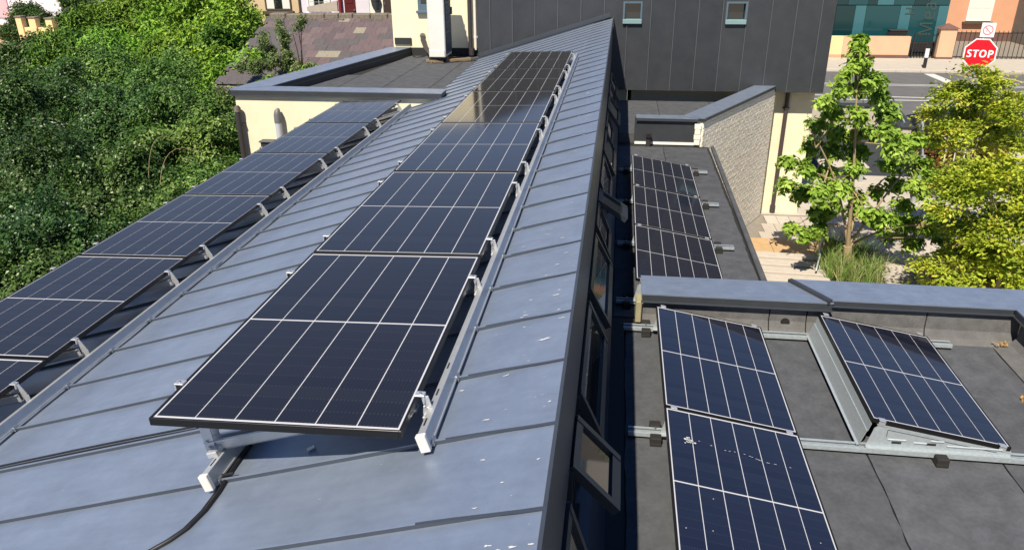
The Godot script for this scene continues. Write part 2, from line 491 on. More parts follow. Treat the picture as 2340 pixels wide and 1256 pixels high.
const MAPLE_NEAR := [[6.06,-3.30,-12.60,0.34], [6.17,-3.63,-13.68,0.30], [6.90,-3.64,-13.66,0.36], [5.71,-3.71,-13.36,0.24], [6.06,-3.60,-12.90,0.36], [7.01,-4.04,-14.11,0.38], [5.79,-3.81,-12.95,0.36], [5.36,-3.83,-12.87,0.26], [6.59,-3.87,-12.75,0.36], [6.85,-4.38,-14.23,0.42], [5.57,-4.00,-12.60,0.34], [7.23,-4.58,-14.14,0.42], [6.45,-4.54,-13.69,0.42], [6.96,-4.58,-13.20,0.36], [6.29,-4.44,-12.65,0.42], [6.25,-4.79,-13.69,0.30], [6.54,-4.70,-12.64,0.38], [6.48,-5.01,-13.32,0.36], [6.24,-5.15,-13.74,0.24], [7.38,-5.35,-13.73,0.36], [7.13,-5.55,-13.98,0.36], [6.82,-5.68,-14.16,0.31], [6.28,-5.53,-14.03,0.22], [5.58,-5.24,-13.06,0.19], [6.69,-5.26,-12.51,0.36], [7.04,-5.92,-14.01,0.34], [6.68,-6.03,-14.21,0.26], [5.57,-5.41,-12.52,0.24], [5.62,-5.70,-13.34,0.17], [7.45,-5.88,-13.57,0.36], [6.99,-4.66,-13.87,0.35], [6.31,-4.70,-13.23,0.30], [6.86,-5.15,-12.81,0.35], [6.73,-5.19,-13.48,0.35], [6.38,-5.32,-13.54,0.30], [7.29,-4.10,-14.20,0.35], [5.78,-5.21,-12.65,0.25], [7.69,-5.99,-14.24,0.35]]
const ROOF_WEED := [[-9.28,-2.08,-20.90,0.09], [-9.20,-2.22,-20.70,0.11], [-9.39,-2.43,-21.12,0.12], [-9.19,-2.55,-20.76,0.12], [-8.85,-2.30,-20.63,0.10], [-8.76,-2.18,-20.82,0.09], [-8.60,-2.04,-20.73,0.08], [-9.25,-2.50,-21.14,0.10], [-9.26,-2.74,-20.94,0.13], [-9.93,-2.46,-21.11,0.09], [-9.74,-2.58,-20.69,0.11], [-9.90,-2.82,-21.02,0.13], [-9.62,-2.81,-20.93,0.12], [-9.47,-2.98,-20.60,0.16], [-9.05,-2.92,-20.69,0.14], [-9.94,-3.10,-20.61,0.20], [-9.82,-3.24,-20.93,0.22], [-9.31,-3.19,-20.91,0.20], [-8.74,-3.25,-20.76,0.20], [-10.49,-3.27,-20.91,0.22], [-8.54,-3.38,-21.02,0.16]]


func _ready():
	rng.seed = 20240611
	# camera
	var cam := Camera3D.new()
	cam.name = "camera"
	add_child(cam)
	cam.fov = 39.71
	cam.near = 0.05
	cam.far = 400.0
	cam.basis = Basis(Vector3.UP, 0.1379) * Basis(Vector3.RIGHT, -0.4173) * Basis(Vector3.BACK, -0.0087)
	cam.current = true
	# sky and exposure
	var sm := ProceduralSkyMaterial.new()
	sm.sky_top_color = Color(0.25, 0.4, 0.63)
	sm.sky_horizon_color = Color(0.77, 0.85, 0.96)
	sm.sky_curve = 0.16
	sm.ground_bottom_color = Color(0.2, 0.2, 0.19)
	sm.ground_horizon_color = Color(0.5, 0.55, 0.58)
	sm.sun_angle_max = 6.0
	var sky := Sky.new()
	sky.sky_material = sm
	var env := Environment.new()
	env.background_mode = Environment.BG_SKY
	env.sky = sky
	env.background_energy_multiplier = 0.72
	env.tonemap_mode = Environment.TONE_MAPPER_LINEAR
	env.tonemap_exposure = 1.48
	env.sdfgi_enabled = true
	env.ssao_enabled = true
	env.ssil_enabled = true
	var we := WorldEnvironment.new()
	we.name = "environment"
	we.environment = env
	add_child(we)
	# sun: high, behind the camera and to its left
	var sun := DirectionalLight3D.new()
	sun.name = "sun"
	add_child(sun)
	sun.look_at_from_position(Vector3.ZERO, Vector3(0.225, -1.0, -0.77))
	sun.light_energy = 1.6
	sun.light_color = Color(1.0, 0.955, 0.88)
	sun.light_angular_distance = 0.5
	sun.shadow_enabled = true
	make_materials()
	# large structure
	make_ground()
	make_zinc_building()
	make_flat_roofs()
	make_tower()
	make_cream_block()
	make_slate_shed()
	make_terrace()
	make_street_buildings()
	# objects
	make_panels()
	make_racking()
	make_flat_racking()
	make_roof_plant()
	make_courtyard()
	make_street_objects()
	make_trees()


func rp(s: float, h: float, z: float) -> Vector3:
	# point s metres down the slope from the ridge, h above the zinc
	var e := Vector3(cos(SLOPE), sin(SLOPE), 0)
	var n := Vector3(-sin(SLOPE), cos(SLOPE), 0)
	return Vector3(RIDGE.x, RIDGE.y, z) - e * s + n * h


func slope_basis() -> Basis:
	return Basis(Vector3(cos(SLOPE), sin(SLOPE), 0), Vector3(-sin(SLOPE), cos(SLOPE), 0), Vector3.BACK)


func make_zinc_building():
	var t := thing("zinc_roof_building", "long building with blue grey standing seam zinc roof and row of clerestory windows", "building", Vector3(-2.5, GROUND, -9.5))
	var b := Build.new()
	var eave := 5.0
	var far_s := 3.32
	# body under the roof, closed
	b.extrude([Vector2(-4.85, GROUND + 0.05), Vector2(-0.5, GROUND + 0.05), Vector2(-0.5, -1.95), Vector2(-0.75, -1.97), Vector2(-4.85, -3.2)], Vector3(0, 0, -1.2), Vector3.RIGHT, Vector3.UP, Vector3(0, 0, -17.5))
	part(t, "body", b, mats.grey_render)
	# trays and seams
	var z0 := -4.3863
	var sp := 0.4849
	for k in range(-30, 8):
		var za := z0 + sp * k
		var zb := minf(za + sp, -0.55)
		if za < -18.9:
			continue
		var s1 := eave if za > -13.6 else far_s
		b = Build.new()
		var nx := 22
		var nz := 4
		var ph := rng.randf() * 10.0
		var amp := rng.randf_range(0.002, 0.005)
		var grid := []
		for i in nx + 1:
			var row := []
			for j in nz + 1:
				var s := s1 * i / nx
				var fz := float(j) / nz
				var h := amp * sin(fz * PI) * (sin(s * 2.3 + ph) + 0.6 * sin(s * 5.1 + ph * 2.0))
				row.append(rp(s, h, lerpf(za, zb, fz)))
			grid.append(row)
		for i in nx:
			for j in nz:
				# normals per facet are smooth enough at this size
				b.tri(grid[i][j], grid[i + 1][j], grid[i + 1][j + 1])
				b.tri(grid[i][j], grid[i + 1][j + 1], grid[i][j + 1])
		# turned-down front edge of each tray at the ridge
		b.quad(rp(0, 0, za), rp(0, 0, zb), rp(0, -0.02, zb), rp(0, -0.02, za))
		var tray := part(t, "roof_tray", b, mats.zinc)
		for i in tray.mesh.get_surface_count():
			tray.mesh = soften(tray.mesh)
		# standing seam: full height, laid down over the last 0.35 m before the ridge
		b = Build.new()
		var st := [[s1, 0.017], [1.4, 0.017], [0.6, 0.018], [0.42, 0.017], [0.3, 0.014], [0.18, 0.009], [0.08, 0.005], [0.0, 0.004]]
		var wob := rng.randf_range(-0.001, 0.001)
		for i in st.size() - 1:
			var a: Array = st[i]
			var c: Array = st[i + 1]
			var la: float = 0.012 + (0.017 - a[1]) * 0.7
			var lc: float = 0.012 + (0.017 - c[1]) * 0.7
			var za2 := za + wob * sin(a[0] * 3.0)
			var zc2 := za + wob * sin(c[0] * 3.0)
			var p := [rp(a[0], 0, za2 - 0.006), rp(a[0], a[1], za2 - 0.006), rp(a[0], a[1], za2 + la - 0.006), rp(a[0], 0, za2 + 0.006)]
			var q := [rp(c[0], 0, zc2 - 0.006), rp(c[0], c[1], zc2 - 0.006), rp(c[0], c[1], zc2 + lc - 0.006), rp(c[0], 0, zc2 + 0.006)]
			var ins := rp((a[0] + c[0]) * 0.5, a[1] * 0.5, za2)
			for e in 3:
				b.out_quad(p[e], p[e + 1], q[e + 1], q[e], ins)
		var seam := part(t, "standing_seam", b, mats.zinc_edge)  # dark tone stands for joint dirt and for shade on the seam face
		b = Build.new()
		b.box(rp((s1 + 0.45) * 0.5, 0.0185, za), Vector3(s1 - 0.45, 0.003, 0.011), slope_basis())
		part(seam, "seam_lit_edge", b, mats.zinc)  # paler strip painting the lit top edge of the seam
	# eaves gutter strip
	b = Build.new()
	b.box(rp(eave + 0.02, -0.03, -7.1), Vector3(0.05, 0.06, 13.0), slope_basis())
	part(t, "eaves_trim", b, mats.zinc_edge)
	# tall vertical fascia below the ridge, in lengths
	var fz0 := -0.6
	for len in [3.4, 3.0, 3.0, 3.0, 3.0, 2.7]:
		b = Build.new()
		b.box(Vector3(-0.172, -2.215, fz0 - len * 0.5), Vector3(0.014, 1.0, len - 0.006))
		b.box(Vector3(-0.2, -2.722, fz0 - len * 0.5), Vector3(0.07, 0.014, len - 0.006))
		part(t, "ridge_fascia", b, mats.fascia)
		fz0 -= len
	b = Build.new()
	b.beam(rp(-0.008, 0.004, -0.6), rp(-0.008, 0.004, -18.75), 0.014, 0.012, Vector3.UP)
	part(t, "ridge_drip_edge", b, mats.zinc_edge)
	# window wall under the fascia, raked slightly outwards to the flat roof
	b = Build.new()
	b.extrude([Vector2(-0.19, -1.8), Vector2(-0.5, -1.9), Vector2(-0.5, -3.95), Vector2(0.055, -3.95), Vector2(0.055, -3.6), Vector2(-0.05, -3.5), Vector2(-0.19, -3.47)], Vector3(0, 0, -0.9), Vector3.RIGHT, Vector3.UP, Vector3(0, 0, -17.8))
	part(t, "window_wall", b, mats.fascia)
	b = Build.new()
	b.box(Vector3(0.1, FLAT_NEAR + 0.03, -4.0), Vector3(0.16, 0.06, 6.1))
	part(t, "base_upstand", b, mats.bitumen)
	# top hung sashes standing open
	var list := [[-1.7, -3.2, 0.3], [-3.48, -4.0, 0.76], [-4.25, -5.66, 0.42], [-5.87, -7.23, 0.48], [-7.46, -8.2, 0.4], [-8.24, -8.7, 1.0], [-8.95, -10.3, 0.35], [-10.5, -11.8, 0.45], [-12.0, -13.2, 0.3], [-13.4, -14.6, 0.6], [-14.8, -16.0, 0.35], [-16.2, -17.4, 0.4]]
	for w in list:
		sash(t, w[0], w[1], w[2])
	# droppings along the ridge
	b = Build.new()
	for i in 190:
		var s := absf(rng.randfn(0.0, 0.2)) + 0.02 if i < 165 else rng.randf_range(0.3, 1.0) if i < 178 else rng.randf_range(1.9, 3.2)
		var z := -1.0 - pow(rng.randf(), 1.3) * 12.0
		if i >= 165:
			z = rng.randf_range(-1.4, -6.0)
		splat(b, s, z, 0.0022 if i >= 165 else rng.randf_range(0.0018, 0.0075) if rng.randf() < 0.9 else 0.012)
	part(t, "bird_droppings", b, mats.dropping, "stuff")


func soften(m: ArrayMesh) -> ArrayMesh:
	var st := SurfaceTool.new()
	st.create_from(m, 0)
	var a := st.commit_to_arrays()
	# average normals of coincident vertices that face alike
	var v: PackedVector3Array = a[Mesh.ARRAY_VERTEX]
	var n: PackedVector3Array = a[Mesh.ARRAY_NORMAL]
	var sum := {}
	for i in v.size():
		var key := v[i].snapped(Vector3.ONE * 0.0005)
		if n[i].y > 0.5:
			sum[key] = sum.get(key, Vector3.ZERO) + n[i]
	for i in v.size():
		var key := v[i].snapped(Vector3.ONE * 0.0005)
		if n[i].y > 0.5:
			n[i] = sum[key].normalized()
	a[Mesh.ARRAY_NORMAL] = n
	var r := ArrayMesh.new()
	r.add_surface_from_arrays(Mesh.PRIMITIVE_TRIANGLES, a)
	return r


func splat(b: Build, s: float, z: float, r: float):
	# irregular smear with the slope
	var k := 13
	var ph := rng.randf() * TAU
	var st := rng.randf_range(1.0, 3.6)
	var c := rp(s, 0.0045, z)
	var ring := []
	for i in k:
		var w := TAU * i / k
		var q := r * rng.randf_range(0.3, 1.3)
		ring.append(rp(s + cos(w) * q * st, 0.0045, z + sin(w) * q * 0.8 + cos(w) * q * 0.4 * sin(ph)))
	for i in k:
		b.out_tri(c, ring[i], ring[(i + 1) % k], c - Vector3.UP)


func sash(t: Node3D, za: float, zb: float, open: float):
	var b := Build.new()
	var hinge := Vector3(-0.165, -2.735, 0)
	var d := Vector3(sin(open), -cos(open), 0)
	var n := Vector3(-d.y, d.x, 0)
	var ln := 0.4
	var zm := (za + zb) * 0.5
	# fixed frame in the wall
	for z in [za, zb]:
		b.beam(Vector3(-0.175, -2.74, z), Vector3(-0.175, -3.44, z), 0.045, 0.06, Vector3.RIGHT)
	b.beam(Vector3(-0.16, -3.44, za), Vector3(-0.16, -3.44, zb), 0.09, 0.05)
	b.beam(Vector3(-0.175, -3.14, za), Vector3(-0.175, -3.14, zb), 0.05, 0.05)
	var f := part(t, "window_frame", b, mats.window_frame)
	b = Build.new()
	b.box(Vector3(-0.186, -3.29, zm), Vector3(0.012, 0.26, absf(zb - za) - 0.05))
	part(f, "pane", b, mats.glass)
	b = Build.new()
	for z in [za - 0.03, zb + 0.03]:
		b.beam(hinge + Vector3(0, 0, z), hinge + d * ln + Vector3(0, 0, z), 0.05, 0.055, n)
	b.beam(hinge + d * (ln - 0.03) + Vector3(0, 0, za - 0.055), hinge + d * (ln - 0.03) + Vector3(0, 0, zb + 0.055), 0.075, 0.045, n)
	b.beam(hinge + d * 0.03 + Vector3(0, 0, za - 0.055), hinge + d * 0.03 + Vector3(0, 0, zb + 0.055), 0.055, 0.045, n)
	var s := part(t, "window_sash", b, mats.window_frame)
	b = Build.new()
	b.box(hinge + d * (ln * 0.5) + Vector3(0, 0, zm), Vector3(0.014, ln - 0.08, absf(zb - za) - 0.07), Basis(n, -d, Vector3.BACK))
	part(s, "pane", b, mats.glass)


func felt_sheet(parent: Node3D, x0: float, x1: float, z0: float, z1: float, y: float, open_edges := 3):
	# a length of felt with slightly wavy sides
	var ph := rng.randf() * 9.0
	var left := []
	var right := []
	var n := maxi(4, int(absf(z1 - z0) / 0.14))
	for i in n + 1:
		var z := lerpf(z0, z1, float(i) / n)
		var w := 0.006 * sin(z * 5.0 + ph) + 0.004 * sin(z * 17.0 + ph * 3.0)
		left.append(Vector2(x0 + 0.006 + w + 0.003 * sin(z * 31.0), z))
		right.append(Vector2(x1 - 0.006 + w + 0.003 * sin(z * 23.0 + 1.0), z))
	right.reverse()
	var b := Build.new()
	b.slab(left + right, y - 0.012, y)
	part(parent, "felt_sheet", b, mats["felt_%d" % (rng.randi() % 3)])


func coping(t: Node3D, a0: Vector2, a1: Vector2, b0: Vector2, b1: Vector2, y: float, drop: float):
	# metal capping between edge a (a0 > a1) and edge b (b0 > b1), corners in plan, with turned-down edges
	var b := Build.new()
	b.slab([a0, a1, b1, b0], y - 0.014, y)
	var lip := part(t, "coping", b, mats.zinc)
	b = Build.new()
	var m := (a0 + a1 + b0 + b1) * 0.25
	var q := []
	for p in [a0, a1, b1, b0]:
		q.append(p + (m - p).normalized() * 0.012)
	b.slab(q, y - drop, y - 0.0145)
	part(lip, "coping_apron", b, mats.dark_cladding)
	b = Build.new()
	for e in [[a0, a1], [b0, b1]]:
		var p := Vector3(e[0].x, y - drop - 0.004, e[0].y)
		var w := Vector3(e[1].x, y - drop - 0.004, e[1].y)
		b.beam(p, w, 0.022, 0.012)
	part(lip, "drip_edge", b, mats.zinc_edge)


func make_flat_roofs():
	# near flat roof, right of the clerestory
	var t := thing("flat_roof_wing", "near flat roof of dark felt with zinc capped parapet, three solar panels on it", "building", Vector3(2, GROUND, -4))
	var b := Build.new()
	b.box(Vector3(2.0, (GROUND + FLAT_NEAR) * 0.5 - 0.01, -4.05), Vector3(3.88, FLAT_NEAR - GROUND - 0.02, 6.4))
	part(t, "body", b, mats.bitumen)
	for e in [[0.19, 1.08, -0.9, -7.02], [1.08, 2.04, -0.9, -7.02], [2.04, 3.02, -0.9, -7.02], [3.02, 3.72, -0.9, -6.06], [3.02, 3.72, -6.06, -7.02]]:
		felt_sheet(t, e[0], e[1], e[2], e[3], FLAT_NEAR)
	# felt upstands with a cant at the parapet foot
	var xs := [0.36, 1.62, 1.98, 3.1, 3.96]
	for i in xs.size() - 1:
		b = Build.new()
		var w: float = xs[i + 1] - xs[i] - 0.012
		var x: float = xs[i] + 0.006
		b.extrude([Vector2(-7.0, FLAT_NEAR - 0.005), Vector2(-7.0, FLAT_NEAR + 0.004), Vector2(-7.06, FLAT_NEAR + 0.05), Vector2(-7.095, FLAT_NEAR + 0.12), Vector2(-7.1, -3.36), Vector2(-7.16, -3.36), Vector2(-7.16, FLAT_NEAR - 0.005)], Vector3(x, 0, 0), Vector3.BACK, Vector3.UP, Vector3(w, 0, 0))
		part(t, "felt_upstand", b, mats.felt_upstand)
	for zz in [[-0.9, -3.6], [-3.612, -6.2], [-6.212, -6.99]]:
		b = Build.new()
		b.extrude([Vector2(3.72, FLAT_NEAR - 0.005), Vector2(3.72, FLAT_NEAR + 0.006), Vector2(3.85, FLAT_NEAR + 0.06), Vector2(3.9, FLAT_NEAR + 0.12), Vector2(3.91, -3.36), Vector2(3.97, -3.36), Vector2(3.97, FLAT_NEAR - 0.005)], Vector3(0, 0, zz[0]), Vector3.RIGHT, Vector3.UP, Vector3(0, 0, zz[1] - zz[0]))
		part(t, "felt_upstand", b, mats.felt_upstand)
	# scupper outlet in the parapet
	b = Build.new()
	b.tube([Vector3(1.78, -3.55, -7.12), Vector3(1.78, -3.55, -7.082)], [0.045, 0.045], 14)
	part(t, "outlet", b, mats.interior)
	b = Build.new()
	b.box(Vector3(2.3, (GROUND - 3.36) * 0.5, -7.31), Vector3(3.88, -3.36 - GROUND, 0.28))
	b.box(Vector3(4.12, (GROUND - 3.36) * 0.5, -3.9), Vector3(0.28, -3.36 - GROUND, 6.2))
	part(t, "parapet_wall", b, mats.cream_render)
	b = Build.new()
	b.cbox(Vector3(0.325, -3.53, -7.2), Vector3(0.06, 0.24, 0.2), 0.008)
	part(t, "parapet_end", b, mats.weathered_render)
	coping(t, Vector2(0.34, -7.04), Vector2(2.2, -7.04), Vector2(0.34, -7.5), Vector2(1.92, -7.5), -3.288, 0.085)
	coping(t, Vector2(2.17, -7.06), Vector2(3.86, -7.06), Vector2(1.87, -7.53), Vector2(4.3, -7.53), -3.266, 0.065)
	b = Build.new()
	b.beam(Vector3(2.165, -3.283, -7.04), Vector3(1.87, -3.283, -7.52), 0.05, 0.05)
	part(t, "joint_strip", b, mats.dark_cladding)
	coping(t, Vector2(3.86, -7.08), Vector2(3.86, -0.9), Vector2(4.3, -7.52), Vector2(4.3, -0.9), -3.268, 0.075)
	# moss and dead leaves in the corner
	b = Build.new()
	for i in 46:
		var k := i % 3
		var p: Vector3 = [Vector3(3.62, FLAT_NEAR + 0.008, -6.06), Vector3(3.84, FLAT_NEAR + 0.06, -6.05), Vector3(3.78, FLAT_NEAR + 0.05, -6.98)][k]
		p += Vector3(rng.randfn(0, 0.035), rng.randf() * 0.012, rng.randfn(0, 0.022))
		b.box(p, Vector3(0.026, 0.003, 0.014), Basis(Vector3(rng.randf(), rng.randf(), rng.randf()).normalized(), rng.randf() * TAU))
	part(t, "dead_leaves", b, mats.dead_leaf, "stuff")

	# far flat roof
	t = thing("flat_roof_wing", "lower flat roof of dark felt beyond the parapet, carrying three panels in a row", "building", Vector3(1, GROUND, -11))
	b = Build.new()
	b.slab([Vector2(0.06, -7.5), Vector2(1.84, -7.5), Vector2(1.84, -15.1), Vector2(1.62, -15.2), Vector2(3.35, -18.7), Vector2(0.06, -18.7)], GROUND, FLAT_FAR - 0.012)
	part(t, "body", b, mats.bitumen)
	for e in [[0.07, 0.95, -7.52, -11.2], [0.07, 0.95, -11.2, -15.0], [0.95, 1.8, -7.52, -12.1], [0.95, 1.8, -12.1, -15.0]]:
		felt_sheet(t, e[0], e[1], e[2], e[3], FLAT_FAR)
	# raised section beyond the cross parapet
	var hi := -3.62
	for q in [[Vector2(0.07, -15.35), Vector2(0.95, -15.35), Vector2(0.95, -18.72), Vector2(0.07, -18.72)], [Vector2(0.962, -15.35), Vector2(1.74, -15.35), Vector2(2.35, -16.6), Vector2(2.15, -18.72), Vector2(0.962, -18.72)], [Vector2(2.362, -16.63), Vector2(3.4, -18.7), Vector2(2.165, -18.72)]]:
		b = Build.new()
		b.slab(q, hi - 0.2, hi)
		part(t, "felt_sheet", b, mats.felt)
	# edge kerb
	b = Build.new()
	b.beam(Vector3(1.84, FLAT_FAR + 0.015, -7.52), Vector3(1.9, FLAT_FAR + 0.015, -15.0), 0.07, 0.06, Vector3.UP, 0.012)
	part(t, "edge_kerb", b, mats.felt)
	# cross parapet with its pipe
	b = Build.new()
	b.box(Vector3(1.0, -3.53, -15.26), Vector3(1.24, 0.5, 0.16))
	part(t, "parapet_wall", b, mats.dark_cladding)
	b = Build.new()
	b.box(Vector3(1.0, FLAT_FAR + 0.035, -15.165), Vector3(1.22, 0.05, 0.02))
	part(t, "flashing_strip", b, mats.white_paint)
	coping(t, Vector2(0.4, -15.13), Vector2(1.74, -15.13), Vector2(0.4, -15.42), Vector2(1.74, -15.42), -3.255, 0.05)
	b = Build.new()
	b.tube([Vector3(0.66, -3.72, -15.2), Vector3(0.66, -3.6, -15.12), Vector3(0.66, -3.57, -15.03), Vector3(0.66, -3.58, -14.98)], [0.05, 0.055, 0.055, 0.055], 12)
	b.tube([Vector3(0.66, -3.8, -15.06), Vector3(0.66, -3.62, -15.06)], [0.05, 0.05], 12)
	var pp := part(t, "vent_pipe", b, mats.pipe_dark)
	b = Build.new()
	b.tube([Vector3(0.66, -3.58, -14.985), Vector3(0.66, -3.581, -14.974)], [0.042, 0.042], 12)
	part(pp, "pipe_mouth", b, mats.interior)

	# oblique painted brick wall
	var A := Vector2(1.7, -15.12)
	var E := Vector2(3.72, -18.9)
	var dir := (E - A).normalized()
	var nor := Vector2(-dir.y, dir.x)
	var t2 := thing("painted_brick_wall", "oblique wall of pale painted rough brick with grey sloping zinc capping", "wall", Vector3(2.7, GROUND, -17))
	b = Build.new()
	var inner := 0.3
	b.slab([A, E, E - nor * inner, A - nor * inner], GROUND, -3.3)
	part(t2, "wall_core", b, mats.pale_brick)
	b = Build.new()
	var L := A.distance_to(E)
	var row := 0
	var y := GROUND + 0.02
	var tilt := Basis(Vector3(dir.x, 0, dir.y), Vector3.UP, Vector3(dir.x, 0, dir.y).cross(Vector3.UP))
	while y < -3.34:
		var x := 0.02 - (0.11 if row % 2 else 0.0)
		while x < L - 0.05:
			var x0 := maxf(x, 0.0)
			var x1 := minf(x + 0.215, L)
			if x1 - x0 > 0.04:
				var c := A + dir * ((x0 + x1) * 0.5) + nor * rng.randf_range(-0.002, 0.001)
				var turn := tilt * Basis(Vector3.UP, rng.randfn(0.0, 0.009)) * Basis(Vector3.RIGHT, rng.randfn(0, 0.016))
				b.cbox(Vector3(c.x, y + 0.034, c.y), Vector3(x1 - x0 + 0.006, 0.074, 0.022), 0.006, turn)
			x += 0.226
		y += 0.078
		row += 1
	part(t2, "brickwork", b, mats.pale_brick, "stuff")
	# quoin strip at the near end
	for k in 4:
		b = Build.new()
		b.cbox(Vector3(A.x - 0.1, -3.72 + k * 0.105, A.y + 0.012), Vector3(0.13 if k % 2 else 0.11, 0.097, 0.05), 0.006)
		part(t2, "quoin", b, mats.white_render)
	coping(t2, A + nor * 0.025 - dir * 0.05, E + nor * 0.025, A - nor * 0.42 - dir * 0.05, E - nor * 0.42, -3.235, 0.06)


func tower_top(x: float) -> float:
	return lerpf(0.75, 0.1, (x + 3.4) / 1.7) if x < -1.7 else lerpf(0.1, 0.8, minf((x + 1.7) / 4.0, 1.0))


func make_tower():
	var zf := -18.8
	var t := thing("metal_clad_tower", "tall dark grey metal clad block with upright seams and two small windows", "building", Vector3(0.7, GROUND, -22))
	var b := Build.new()
	b.extrude([Vector2(-3.36, -3.38), Vector2(4.74, -3.38), Vector2(4.74, tower_top(4.74) - 0.05), Vector2(2.3, 0.75), Vector2(-1.7, 0.05), Vector2(-3.36, tower_top(-3.36) - 0.05)], Vector3(0, 0, -18.98), Vector3.RIGHT, Vector3.UP, Vector3(0, 0, -7.8))
	part(t, "core", b, mats.interior)
	b = Build.new()
	b.box(Vector3(2.53, (GROUND - 3.42) * 0.5, -22.95), Vector3(4.36, -3.42 - GROUND, 7.4))
	b.box(Vector3(-1.5, (GROUND - 3.42) * 0.5, -22.95), Vector3(3.5, -3.42 - GROUND, 7.4))
	part(t, "lower_wall", b, mats.cream_render)
	var xs := []
	var x := 0.694 - 0.54 * 8
	xs.append(-3.4)
	while x < 4.6:
		if x > -3.2:
			xs.append(x)
		x += 0.54
	xs.append(4.78)
	var wins := [[0.05, 0.49], [2.38, 2.85]]
	for i in xs.size() - 1:
		var x0: float = xs[i] + 0.003
		var x1: float = xs[i + 1] - 0.003
		# cut the sheet around a window
		var cuts := [[x0, x1, -3.385, 9.0]]
		for w in wins:
			if w[0] < x1 and w[1] > x0:
				cuts = [[x0, x1, -3.385, -1.86], [x0, x1, -1.37, 9.0]]
				if w[0] - x0 > 0.02:
					cuts.append([x0, w[0], -1.86, -1.37])
				if x1 - w[1] > 0.02:
					cuts.append([w[1], x1, -1.86, -1.37])
		b = Build.new()
		var lean := rng.randfn(0, 0.002)
		for c in cuts:
			var ya: float = minf(c[3], tower_top(c[0]))
			var yb: float = minf(c[3], tower_top(c[1]))
			b.extrude([Vector2(c[0], c[2]), Vector2(c[1], c[2]), Vector2(c[1], yb), Vector2(c[0], ya)], Vector3(0, 0, zf - 0.005 + lean), Vector3.RIGHT, Vector3.UP, Vector3(0, 0, -0.03))
		part(t, "cladding_panel", b, mats["cladding_%d" % (rng.randi() % 3)])
		if i > 0:
			var hit := false
			for w in wins:
				if w[0] < xs[i] and w[1] > xs[i]:
					hit = true
			b = Build.new()
			if hit:
				b.box(Vector3(xs[i], -2.63, zf + 0.008), Vector3(0.012, 1.5, 0.028))
				b.box(Vector3(xs[i], (tower_top(xs[i]) - 1.37) * 0.5, zf + 0.008), Vector3(0.012, tower_top(xs[i]) + 1.37, 0.028))
			else:
				b.box(Vector3(xs[i], (tower_top(xs[i]) - 3.385) * 0.5, zf + 0.008), Vector3(0.012, tower_top(xs[i]) + 3.385, 0.028))
			part(t, "upright_seam", b, mats.seam_metal)
	# side sheets
	b = Build.new()
	b.box(Vector3(4.765, (tower_top(4.76) - 3.385) * 0.5, -22.85), Vector3(0.03, tower_top(4.76) + 3.385, 8.0))
	b.box(Vector3(-3.385, (tower_top(-3.4) - 3.385) * 0.5, -22.85), Vector3(0.03, tower_top(-3.4) + 3.385, 8.0))
	for e in [[-3.42, -1.7], [-1.7, 2.3], [2.3, 4.8]]:
		b.beam(Vector3(e[0], tower_top(e[0]) + 0.01, -22.85), Vector3(e[1], tower_top(e[1]) + 0.01, -22.85), 8.2, 0.04)
	part(t, "side_cladding", b, mats.dark_cladding)
	for w in wins:
		var xm: float = (w[0] + w[1]) * 0.5
		var wd: float = w[1] - w[0]
		b = Build.new()
		for s in [-1, 1]:
			b.box(Vector3(xm + s * (wd * 0.5 - 0.02), -1.615, zf - 0.07), Vector3(0.04, 0.49, 0.16))
		b.box(Vector3(xm, -1.39, zf - 0.07), Vector3(wd - 0.08, 0.04, 0.16))
		var f := part(t, "window", b, mats.blue_frame)
		b = Build.new()
		b.cbox(Vector3(xm, -1.81, zf - 0.03), Vector3(wd, 0.1, 0.2), 0.008)
		part(f, "sill", b, mats.cladding_sill)
		b = Build.new()
		b.box(Vector3(xm, -1.6, zf - 0.15), Vector3(wd - 0.07, 0.4, 0.01))
		part(f, "pane", b, mats.glass)
	# flashing where the zinc roof meets the wall
	b = Build.new()
	b.beam(rp(0.05, 0.06, zf + 0.02), rp(3.3, 0.06, zf + 0.02), 0.03, 0.1, Vector3(0, 1, 0))
	part(t, "flashing", b, mats.zinc_edge)
	# downpipe on the cream base
	var dp := thing("downpipe", "dark brown downpipe on the cream wall beside the leafy young tree", "pipe", Vector3(4.08, GROUND, -19.2))
	b = Build.new()
	b.tube([Vector3(4.08, -3.42, -19.2), Vector3(4.08, GROUND + 0.16, -19.2)], [0.05, 0.05], 12)
	part(dp, "pipe", b, mats.pipe_brown)
	b = Build.new()
	b.tube([Vector3(4.08, GROUND + 0.2, -19.2), Vector3(4.08, GROUND + 0.03, -19.2)], [0.068, 0.068], 12)
	part(dp, "shoe", b, mats.pipe_brown)
	for yy in [-3.8, -5.2]:
		b = Build.new()
		b.tube([Vector3(4.08, yy, -19.2), Vector3(4.08, yy - 0.05, -19.2)], [0.062, 0.062], 12)
		b.box(Vector3(4.08, yy - 0.025, -19.23), Vector3(0.16, 0.03, 0.05))
		part(dp, "pipe_bracket", b, mats.pipe_brown)


